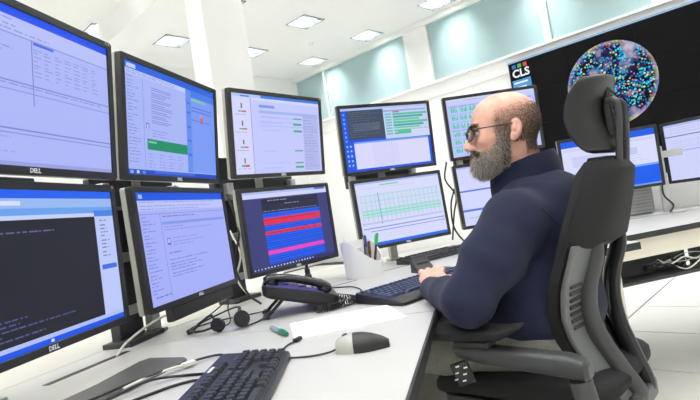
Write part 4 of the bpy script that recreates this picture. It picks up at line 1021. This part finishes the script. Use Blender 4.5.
for s in (1, -1):
    MB().tube(spline([(HXc + .004, s * .022, HZc + .030), (HXc - .012, s * .028, HZc + .026), (HXc - .018, s * .030, HZc - .005), (HXc + .002, s * .030, 1.02)], 6), .0085, 10).build('head_rest_rod', 'dark', ch)
tag(ch, 'black and grey office chair with head rest, occupied by the man', 'chair')
# ================================================================== the seated man
def V3(*a): return np.array(a, float)
class SDF:
    """smooth union of round cones and ellipsoids, meshed with surface nets"""
    def __init__(s, frame=None): s.p = []; s.F = frame      # frame: (origin, 3x3 columns = local axes)
    def w(s, p): return np.asarray(p, float) if s.F is None else s.F[0] + s.F[1] @ np.asarray(p, float)
    def cone(s, a, b, ra, rb, k=.02, op='u'): s.p.append(('c', s.w(a), s.w(b), ra, rb, k, op)); return s
    def ell(s, c, r, k=.02, op='u', rot=None):
        A = np.eye(3) if s.F is None else s.F[1]
        if rot is not None: A = A @ np.array(Euler([R(v) for v in rot], 'XYZ').to_matrix())
        s.p.append(('e', s.w(c), np.asarray(r, float), A, k, op)); return s
    def path(s, pts, rs, k=.01):
        for i in range(len(pts) - 1): s.cone(pts[i], pts[i + 1], rs[i], rs[i + 1], k)
        return s
    def ev(s, X):
        D = None
        for q in s.p:
            if q[0] == 'c':
                _, a, b, ra, rb, k, op = q; ba = b - a; h = np.clip(((X - a) @ ba) / (ba @ ba), 0, 1)
                d = np.linalg.norm(X - a - h[..., None] * ba, axis=-1) - (ra + (rb - ra) * h)
            else:
                _, c, r, A, k, op = q; l = (X - c) @ A
                k0 = np.linalg.norm(l / r, axis=-1); k1 = np.linalg.norm(l / (r * r), axis=-1) + 1e-9; d = k0 * (k0 - 1) / k1
            if D is None: D = d
            elif op == 'u':
                h = np.clip(.5 + .5 * (D - d) / k, 0, 1); D = D * (1 - h) + d * h - k * h * (1 - h)
            elif op == 's':
                h = np.clip(.5 - .5 * (D + d) / k, 0, 1); D = D * (1 - h) + (-d) * h + k * h * (1 - h)
            elif op == 'i':
                h = np.clip(.5 - .5 * (D - d) / k, 0, 1); D = d * (1 - h) + D * h + k * h * (1 - h)
        return D
    def bounds(s, pad):
        lo, hi = [], []
        for q in s.p:
            if q[-1] != 'u': continue
            if q[0] == 'c': lo += [q[1] - q[3], q[2] - q[4]]; hi += [q[1] + q[3], q[2] + q[4]]
            else: lo.append(q[1] - q[2].max()); hi.append(q[1] + q[2].max())
        return np.min(lo, 0) - pad, np.max(hi, 0) + pad
    def mesh(s, h, disp=None):
        lo, hi = s.bounds(h * 3); n = np.ceil((hi - lo) / h).astype(int) + 1
        G = np.stack(np.meshgrid(*[lo[i] + h * np.arange(n[i]) for i in range(3)], indexing='ij'), -1)
        D = s.ev(G)
        if disp is not None: D = D + disp(G)
        ins = D < 0
        c = [(i, j, k) for i in (0, 1) for j in (0, 1) for k in (0, 1)]
        sl = lambda A, o: A[o[0]:A.shape[0] - 1 + o[0], o[1]:A.shape[1] - 1 + o[1], o[2]:A.shape[2] - 1 + o[2]]
        cnt = sum(sl(ins, o).astype(int) for o in c); act = (cnt > 0) & (cnt < 8)
        idx = -np.ones(act.shape, int); cells = np.argwhere(act); idx[act] = np.arange(len(cells))
        acc = np.zeros((len(cells), 3)); num = np.zeros(len(cells))
        for o in c:
            for ax in range(3):
                if o[ax]: continue
                o2 = list(o); o2[ax] = 1
                d0 = D[cells[:, 0] + o[0], cells[:, 1] + o[1], cells[:, 2] + o[2]]; d1 = D[cells[:, 0] + o2[0], cells[:, 1] + o2[1], cells[:, 2] + o2[2]]
                cr = (d0 < 0) != (d1 < 0); t = np.where(cr, d0 / np.where(cr, d0 - d1, 1), 0)
                p = np.tile(np.array(o, float), (len(cells), 1)); p[:, ax] += t
                acc[cr] += p[cr]; num[cr] += 1
        v = lo + h * (cells + acc / num[:, None])
        fs = []
        for ax in range(3):
            a1, a2 = (ax + 1) % 3, (ax + 2) % 3
            s0 = [slice(0, m) for m in ins.shape]; s1 = list(s0); s0[ax] = slice(0, ins.shape[ax] - 1); s1[ax] = slice(1, ins.shape[ax])
            e = np.argwhere(ins[tuple(s0)] != ins[tuple(s1)])
            ok = (e[:, a1] > 0) & (e[:, a2] > 0) & (e[:, a1] < ins.shape[a1] - 1) & (e[:, a2] < ins.shape[a2] - 1); e = e[ok]
            q = []
            for da, db in ((-1, -1), (0, -1), (0, 0), (-1, 0)):
                z = e.copy(); z[:, a1] += da; z[:, a2] += db; q.append(idx[z[:, 0], z[:, 1], z[:, 2]])
            q = np.stack(q, 1); fl = ins[e[:, 0], e[:, 1], e[:, 2]]
            q[~fl] = q[~fl][:, ::-1]; fs.append(q)
        return v, np.concatenate(fs)
def sdf_obj(name, parts, m, parent, origin):
    vs, fs, o = [], [], 0
    for v, f in parts: vs.append(v); fs.append(f + o); o += len(v)
    me = bpy.data.meshes.new(name); me.from_pydata((np.concatenate(vs) - origin), [], np.concatenate(fs).tolist())
    me.polygons.foreach_set('use_smooth', [True] * len(me.polygons)); me.materials.append(M[m])
    ob = bpy.data.objects.new(name, me); COL.objects.link(ob); ob.parent = parent; return ob
def vnoise(G, sc, seed=0):
    p = G * sc + seed * 7.31
    return (np.sin(p[..., 0] * 1.7 + 1.3 * np.sin(p[..., 1] * 1.1 + seed)) * np.sin(p[..., 1] * 1.9 + 1.1 * np.sin(p[..., 2] * 1.3)) + np.sin(p[..., 2] * 1.6 + p[..., 0] * .9)) * .5

zc = CAM_H
PF = R(142); F = V3(math.cos(PF), math.sin(PF), 0); Lf = V3(-math.sin(PF), math.cos(PF), 0); UP = V3(0, 0, 1)
PEL = V3(.480, 1.40, zc - .405)
CHEST = V3(.505, 1.435, zc - .180)
SHL = V3(.400, 1.295, zc - .080); SHR = V3(.625, 1.575, zc - .065)
ELL_ = V3(.238, 1.225, zc - .250); WRL = V3(.200, 1.490, zc - .254)
ELR = V3(.64, 1.78, zc - .23); WRR = V3(.545, 1.985, zc - .245)
NECK = V3(.518, 1.455, zc + .045); 
HEAD = V3(.452, 1.43, zc + .155)
HA = R(174); HP = R(3)                      # looking left, slightly down
hf = V3(math.cos(HA) * math.cos(HP), math.sin(HA) * math.cos(HP), math.sin(HP)); hl = V3(-math.sin(HA), math.cos(HA), 0); hu = np.cross(hf, hl)
HS = 0.90
HF = (HEAD, np.stack([hf, hl, hu], 1) * HS)
per = empty('person', (PEL[0], PEL[1], 0)); ORG = np.array(per.location)
# ---- head (unit metres in the head frame: x forward, y left, z up)
def hsdf():
    s = SDF((HEAD, np.stack([hf, hl, hu], 1)))
    k = HS; sc = lambda *p: tuple(q * k for q in p)
    E = lambda c, r, kk=.02, op='u', rot=None: s.ell(sc(*c), sc(*r), kk, op, rot)
    C = lambda a, b, ra, rb, kk=.012: s.cone(sc(*a), sc(*b), ra * k, rb * k, kk)
    return s, E, C
s, E, C = hsdf()
E((-.018, 0, .036), (.096, .077, .088)); E((.030, 0, .036), (.060, .064, .068), .03)
E((.036, 0, -.030), (.052, .060, .070), .03); E((.044, 0, -.076), (.046, .050, .044), .03); E((.072, 0, -.100), (.024, .026, .020), .02)
C((.082, -.032, .020), (.082, .032, .020), .012, .012, .014)
for y in (-1, 1):
    E((.062, y * .044, -.022), (.024, .020, .020), .02)
    E((.092, y * .031, .000), (.017, .017, .013), .012, 's')
C((.089, 0, .008), (.106, 0, -.022), .009, .0115, .012); C((.106, 0, -.022), (.112, 0, -.034), .0115, .0125, .008)
for y in (-1, 1): E((.100, y * .013, -.038), (.012, .009, .009), .006)
E((.094, 0, -.062), (.010, .022, .006), .008); E((.092, 0, -.073), (.011, .020, .007), .008)
# ears
for y in (-1, 1):
    E((-.024, y * .081, .000), (.0165, .0085, .029), .007, 'u', (0, -8, -y * 20)); E((-.014, y * .079, -.024), (.010, .007, .012), .006)
    E((-.021, y * .0905, .006), (.0085, .0075, .017), .003, 's')
    E((-.015, y * .088, -.008), (.0075, .009, .008), .003, 's')
    E((-.021, y * .0855, .004), (.0045, .004, .013), .003)
# neck down into the collar
nb = HF[1].T / HS @ ((NECK + V3(0, 0, -.03)) - HEAD) / HS
C((-.030, 0, -.045), tuple(nb), .056, .062, .03)
head_mesh = s.mesh(.0026); HEADSDF = s
# ---- hands
def hand(wr, dirv, side, curl=1.25):
    d = dirv / np.linalg.norm(dirv); up = V3(0, 0, 1); up = up - d * (up @ d); up /= np.linalg.norm(up); rt = np.cross(d, up)   # rt: to the hand's right
    s = SDF(); th = rt * side                                   # thumb side
    P = lambda a, b, c: wr + d * a + th * b + up * c
    s.cone(P(-.05, 0, 0), P(.005, 0, 0), .030, .026, .02); s.ell(P(.048, .0, .002), (.046, .040, .019), .018)
    s.p[-1] = ('e', P(.048, 0, .002), np.array([.050, .042, .018]), np.stack([d, th, up], 1), .018, 'u')
    for i, (off, L) in enumerate(((.028, .088), (.009, .098), (-.011, .090), (-.030, .072))):
        a = P(.085, off, .004); b = P(.085 + L * .42, off * 1.12, .012 - .010 * curl); c = P(.085 + L * .66, off * 1.15, -.010 * curl - .002); e = P(.085 + L * .78, off * 1.15, -.028 * curl - .004)
        s.path([a, b, c, e], [.0105, .0098, .0088, .0078], .006)
    s.path([P(.012, .030, -.004), P(.045, .050, -.010), P(.075, .052, -.018), P(.095, .046, -.024)], [.014, .012, .0105, .009], .010)
    return s
HL_DIR = V3(.16, 1.0, .22); HR_DIR = V3(-.75, .25, 0)
handL = hand(WRL + V3(.004, .030, .008), HL_DIR, +1); handR = hand(WRR, HR_DIR, -1)
# ---- inner body (mostly hidden under the clothes), arms and legs continuous
bd = SDF()
bd.ell(CHEST, (.11, .15, .19), .04); bd.p[-1] = ('e', CHEST, np.array([.105, .155, .20]), np.stack([F, Lf, UP], 1), .04, 'u')
bd.p.append(('e', PEL + V3(0, 0, .08), np.array([.11, .155, .13]), np.stack([F, Lf, UP], 1), .05, 'u'))
bd.cone(CHEST + UP * .1, NECK - UP * .02, .09, .046, .05).cone(NECK - UP * .04, HEAD - UP * .05, .046, .042, .02)
for sh, el, wr in ((SHL, ELL_, WRL), (SHR, ELR, WRR)):
    bd.cone(CHEST + UP * .08, sh, .06, .052, .04); bd.path([sh, el, wr], [.050, .038, .027], .02)
HIPL, HIPR = PEL + Lf * .095, PEL - Lf * .095
KNL, KNR = PEL + F * .46 + Lf * .20 - UP * .005, PEL + F * .46 - Lf * .14 - UP * .005
ANL, ANR = KNL * [1, 1, 0] + F * .02 + UP * .10, KNR * [1, 1, 0] + F * .06 + UP * .10
for hp_, kn, an in ((HIPL, KNL, ANL), (HIPR, KNR, ANR)): bd.path([hp_, kn, an], [.075, .050, .036], .02)
body = sdf_obj('body', [head_mesh, handL.mesh(.0028), handR.mesh(.0040), bd.mesh(.013)], 'skin', per, ORG)
# ---- fleece jacket
jk = SDF(); A3 = np.stack([F, Lf, UP], 1)
jk.p.append(('e', CHEST + V3(0, 0, .0), np.array([.128, .178, .200]), A3, .05, 'u'))
jk.p.append(('e', PEL + F * .015 + UP * .125, np.array([.150, .185, .150]), A3, .07, 'u'))
jk.p.append(('e', PEL + F * .01 + UP * .06, np.array([.150, .185, .09]), A3, .05, 'u'))
jk.p.append(('e', CHEST - F * .085 + UP * .06, np.array([.075, .155, .14]), A3, .05, 'u'))
jk.cone(SHL - UP * .005, SHR - UP * .005, .066, .066, .06).cone(CHEST + UP * .13, NECK - UP * .050, .09, .068, .05)
jk.cone(SHL - UP * .0, SHL * .55 + ELL_ * .45, .076, .072, .03).cone(SHL * .55 + ELL_ * .45, ELL_, .072, .060, .03).cone(ELL_, ELL_ * .45 + WRL * .55, .056, .046, .025).cone(ELL_ * .45 + WRL * .55, WRL - UP * .002, .046, .036, .02)
jk.cone(SHR, ELR, .076, .060, .03).cone(ELR, WRR, .058, .042, .025)
def wr_disp(G):
    d = .0022 * vnoise(G, 26, 1) + .0012 * vnoise(G, 60, 2)
    # folds around the elbow and along the flank
    for c, ax, fr_, amp in ((ELL_, (WRL - ELL_), 52, .0022), ((ELL_ + SHL) / 2, (SHL - ELL_), 48, .003), (PEL + UP * .16, V3(.35, .1, 1), 52, .005)):
        u = ax / np.linalg.norm(ax); t = (G - c) @ u; r_ = np.linalg.norm(G - c, axis=-1); d += amp * np.sin(t * fr_ + 2.0 * vnoise(G, 12, 3)) * np.exp(-(r_ / .12) ** 2)
    return d
jacket = sdf_obj('fleece_jacket', [jk.mesh(.0085, wr_disp)], 'navy', per, ORG)
# cuff rings
for wr, el in ((WRL, ELL_), (WRR, ELR)):
    d = Vector(wr - el).normalized(); c = Vector(wr - ORG) - Vector((0, 0, .003))
    MB().tube([c - d * .006, c + d * .004, c + d * .022, c + d * .030, c + d * .026], [.034, .0375, .037, .034, .026], 20).build('cuff', 'navy', jacket)
# standing collar: tilted ring around the neck, open at the front
cz = Vector(NECK - ORG); colF = Vector(hf * .35 + F * .65); colF.z = 0; colF.normalize(); colL = Vector((-colF.y, colF.x, 0))
rings = []
for k in range(37):
    a = R(-172 + 344 * k / 36); fr_ = math.cos(a)               # a = 0 is the nape
    dirv = -colF * math.cos(a) + colL * math.sin(a)
    rad = .074 + .014 * (1 - fr_) / 2; top = .062 + .000 * fr_ ; drop = -.030 * (1 - fr_) / 2
    base = cz + dirv * (rad + .016) + Vector((0, 0, -.055 + drop * 1.3)) + colF * .006 * (1 - fr_)
    tip = cz + dirv * (rad + .002) + Vector((0, 0, top - .02 + drop)) + colF * .010 * (1 - fr_)
    md = base.lerp(tip, .5) + dirv * .006
    rings.append([base, md, tip - dirv * 0, tip + Vector((0, 0, .004)) - dirv * .004, tip - dirv * .009, md - dirv * .010, base - dirv * .014])
MB().loft(rings).build('collar', 'navy', jacket, sub=1)
# shoulder seam piping on the left sleeve
pts = []
for k in range(19):
    a = R(-120 + 240 * k / 18); ax = Vector(SHL - ELL_).normalized(); e1 = Vector(F - np.array(ax) * (F @ np.array(ax))).normalized(); e2 = ax.cross(e1)
    p0 = np.array(Vector(SHL) + ax * .012 + Vector(-Lf) * .03); dv = np.array(e1 * math.sin(a) - e2 * math.cos(a))
    lo_, hi_ = 0.0, .16
    for _ in range(22):
        mid_ = (lo_ + hi_) / 2; q = (p0 + dv * mid_)[None]
        if (jk.ev(q) + wr_disp(q))[0] < 0: lo_ = mid_
        else: hi_ = mid_
    pts.append(Vector(p0 + dv * (lo_ + .0004) - ORG))
MB().tube(pts, .0016, 6).build('shoulder_seam', 'navy', jacket)
# ---- trousers
tr = SDF()
tr.p.append(('e', PEL + UP * .005, np.array([.135, .180, .09]), A3, .05, 'u'))
for hp_, kn, an in ((HIPL, KNL, ANL), (HIPR, KNR, ANR)): tr.path([hp_ + UP * .0, hp_ * .5 + kn * .5 + UP * .006, kn, kn * .5 + an * .5, an], [.082, .074, .066, .060, .054], .03)
trousers = sdf_obj('trousers', [tr.mesh(.011, lambda G: .002 * vnoise(G, 30, 5) + .001 * vnoise(G, 70, 6))], 'grey_trouser', per, ORG)
for an in (ANL, ANR):
    sh = SDF(); a0 = an * [1, 1, 0]
    sh.cone(a0 - F * .04 + UP * .04, a0 + F * .06 + UP * .042, .040, .042, .02).cone(a0 + F * .06 + UP * .038, a0 + F * .16 + UP * .030, .042, .030, .02).cone(a0 - F * .01 + UP * .06, a0 - F * .005 + UP * .10, .042, .040, .02)
    v, f = sh.mesh(.009); v[:, 2] = np.maximum(v[:, 2], .001)
    sdf_obj('shoe', [(v, f)], 'shoe', per, ORG)
# ---- eyes
for y in (-1, 1):
    c = HEAD + HF[1] @ V3(.0785, y * .031, .000)
    q = Vector((0, 0, 1)).rotation_difference(Vector(hf)).to_matrix()
    e = MB().lathe([(.0125 * math.sin(R(a)) + 1e-5, -.0125 * math.cos(R(a))) for a in range(0, 181, 15)], Vector(c - ORG), 16, q).build('eye', 'eyewhite', per)
    MB().lathe([(.0058, .0112), (.0052, .0122), (.001, .0127)], Vector(c - ORG), 14, q).build('iris', 'iris', e)
# ---- hair, beard, brows: short strands rooted on the head surface
def head_surface(nmax, region, seed):
    v, f = head_mesh; l = (v - HEAD) @ (HF[1] / HS / HS)
    tri = np.concatenate([f[:, [0, 1, 2]], f[:, [0, 2, 3]]]); g = np.random.default_rng(seed)
    a, b, c = l[tri[:, 0]], l[tri[:, 1]], l[tri[:, 2]]; ar = np.linalg.norm(np.cross(b - a, c - a), axis=1)
    cen = (a + b + c) / 3; w_ = ar * region(cen); tot = w_.sum(); w_ = w_ / tot
    pick = g.choice(len(tri), nmax, p=w_); r1, r2 = np.sqrt(g.random(nmax)), g.random(nmax)
    p = a[pick] * (1 - r1)[:, None] + b[pick] * (r1 * (1 - r2))[:, None] + c[pick] * (r1 * r2)[:, None]
    nn = np.cross(b - a, c - a)[pick]; nn /= np.linalg.norm(nn, axis=1)[:, None] + 1e-12
    out = np.sign((nn * (p - V3(0, 0, 0))).sum(1)); return p, nn * out[:, None], g
def strands(name, nmax, region, seed, length, lie, col_fn, width, parent):
    p, n, g = head_surface(nmax, region, seed)
    L = length(p) * g.uniform(.7, 1.25, nmax); d = n * (1 - lie(p))[:, None] + lie_dir(p) * lie(p)[:, None] + g.normal(0, .28, (nmax, 3)); d /= np.linalg.norm(d, axis=1)[:, None]
    sd = np.cross(d, g.normal(0, 1, (nmax, 3))); sd /= np.linalg.norm(sd, axis=1)[:, None]
    wv = width * g.uniform(.7, 1.3, nmax)[:, None]
    a = p - n * .001 - sd * wv; b = p - n * .001 + sd * wv; m1 = p + d * (L * .55)[:, None] + sd * wv * .8; m0 = p + d * (L * .55)[:, None] - sd * wv * .8; t = p + d * L[:, None] + V3(0, 0, -.15) * L[:, None]
    V = np.stack([a, b, m1, m0, t], 1).reshape(-1, 3)
    V = HEAD + V @ HF[1].T - ORG
    i = np.arange(nmax)[:, None] * 5
    fs = np.concatenate([i + [0, 1, 2], i + [0, 2, 3], i + [3, 2, 4]]).tolist()
    me = bpy.data.meshes.new(name); me.from_pydata(V, [], fs)
    colr = col_fn(p, g); lin = np.array([srgb(tuple(c_))[:3] for c_ in colr])
    at = me.attributes.new('Col', 'FLOAT_COLOR', 'FACE'); ca = np.concatenate([np.tile(lin, (3, 1)), np.ones((3 * nmax, 1))], 1)
    at.data.foreach_set('color', ca.ravel().astype(np.float32)); me.materials.append(M['hair'])
    o = bpy.data.objects.new(name, me); COL.objects.link(o); o.parent = parent; o['kind'] = 'stuff'; return o
def lie_dir(p):
    return np.stack([-.35 - 0 * p[:, 0], 0 * p[:, 0], -.93 + 0 * p[:, 0]], 1)
sm = lambda x, a, b: np.clip((x - a) / (b - a), 0, 1)
ay = lambda p: np.abs(p[:, 1])
def hair_region(p):
    top = .066 - .30 * np.clip(p[:, 0] + .02, 0, 1) + .12 * np.clip(-p[:, 0] - .05, 0, 1)       # upper limit of the fringe
    r = sm(top + .022 - p[:, 2], 0, .030) * sm(.046 - p[:, 0], 0, .014) * sm(p[:, 2] + .075, 0, .02)
    r *= np.where((p[:, 0] > -.012) & (p[:, 2] < -.002), 0, 1)                              # in front of the ear: beard takes over
    r *= np.where((p[:, 0] > -.052) & (p[:, 2] < -.034), 0, 1)                              # behind/below the ear
    ear = (ay(p) > .0775) & (p[:, 0] > -.050) & (p[:, 0] < .002) & (p[:, 2] < .032); r = np.where(ear, 0, r)
    return r
def hair_col(p, g):
    base = np.array([112, 96, 84.]); gr = g.random(len(p))[:, None]; f_ = sm(p[:, 0], -.02, .04)[:, None]
    return np.clip(base * (1 - .35 * gr) + np.array([86, 82, 78.]) * gr * (.35 + .4 * f_), 0, 255)
strands('hair', 26000, hair_region, 21, lambda p: .0065 + 0 * p[:, 0], lambda p: .80 + 0 * p[:, 0], hair_col, .00040, per)
def beard_region(p):
    f_ = p[:, 0]; z = p[:, 2]
    line = np.where(f_ < .035, .005 + 0 * z, np.interp(f_, [.035, .055, .075, .095], [-.018, -.046, -.050, -.042]))     # upper limit on the cheek
    r = sm(line - z, 0, .010) * sm(f_, -.008, .002) * sm(z + .145, 0, .01)
    mouth = (ay(p) < .020) & (z < -.064) & (z > -.074) & (f_ > .085); r = np.where(mouth, .15, r)
    ear = (ay(p) > .0770) & (f_ < .000) & (z < .036); r = np.where(ear, 0, r)
    nose = (f_ > .0965) & (z > -.046) & (ay(p) < .022); r = np.where(nose, 0, r)
    neckcut = (z < -.105) & (f_ < .028); r = np.where(neckcut, r * .25, r)
    return r
def beard_col(p, g):
    gr = g.random(len(p))[:, None]; f_ = sm(p[:, 0], .03, .08)[:, None]
    mo = ((p[:, 2] > -.066) & (p[:, 0] > .08))[:, None]
    grey = np.where(gr > .45, np.array([206, 199, 190.]), np.array([120, 108, 100.])); dark = np.where(gr > .72, np.array([150, 140, 130.]), np.array([62, 50, 44.]))
    c = np.where(mo, dark, grey); side = (p[:, 0] < .022)[:, None]; c = np.where(side & (gr < .6), np.array([84, 74, 68.]), c); return c
strands('beard', 15000, beard_region, 22, lambda p: .010 + .012 * sm(p[:, 0], .035, .075) * sm(-p[:, 2], .06, .10), lambda p: .50 + 0 * p[:, 0], beard_col, .00055, per)
def brow_region(p): return ((np.abs(p[:, 2] - .026) < .0055) & (p[:, 0] > .070) & (ay(p) > .010) & (ay(p) < .048)).astype(float)
strands('eyebrow', 700, brow_region, 23, lambda p: .009 + 0 * p[:, 0], lambda p: .35 + 0 * p[:, 0], lambda p, g: np.where(g.random(len(p))[:, None] > .5, np.array([70, 56, 46.]), np.array([110, 96, 84.])), .0005, per)
# ---- spectacles (in the head frame)
hm = lambda x, y, z: Vector(HEAD + HF[1] @ V3(x, y, z) - ORG)
gl = empty('spectacles', (0, 0, 0)); gl.parent = per
rim_pts = {}
for y in (-1, 1):
    pts = [hm(.1105 - .012 * (abs(.034 + .0245 * math.cos(a)) / .06) ** 2, y * (.034 + .0245 * math.cos(a)), .000 + .0185 * math.copysign(abs(math.sin(a)) ** .8, math.sin(a))) for a in [2 * math.pi * k / 28 for k in range(28)]]
    MB().tube(pts + [pts[0]], .0016, 6, cap=False).build('rim', 'gloss', gl)
    b = MB(); cc = sum(pts, Vector()) / len(pts); off = Vector(hf) * .0006
    n_ = len(pts); b.add([p + off for p in pts] + [p - off for p in pts], [tuple(range(n_)), tuple(range(2 * n_ - 1, n_ - 1, -1))] + [(i, (i + 1) % n_, n_ + (i + 1) % n_, n_ + i) for i in range(n_)])
    b.build('lens', 'lens', gl)
    MB().tube([hm(.100, y * .060, .010), hm(.094, y * .072, .012), hm(.060, y * .0775, .013), hm(-.014, y * .081, .016), hm(-.032, y * .084, .010), hm(-.042, y * .080, -.010)], [.002, .0019, .0017, .0017, .0016, .0014], 6).build('temple', 'gloss', gl)
MB().tube(spline([hm(.110, -.0105, .005), hm(.115, 0, .010), hm(.110, .0105, .005)], 5), .0015, 6).build('bridge', 'gloss', gl)
tag(per, 'bald man with grey beard and glasses in navy fleece, seated typing', 'person')
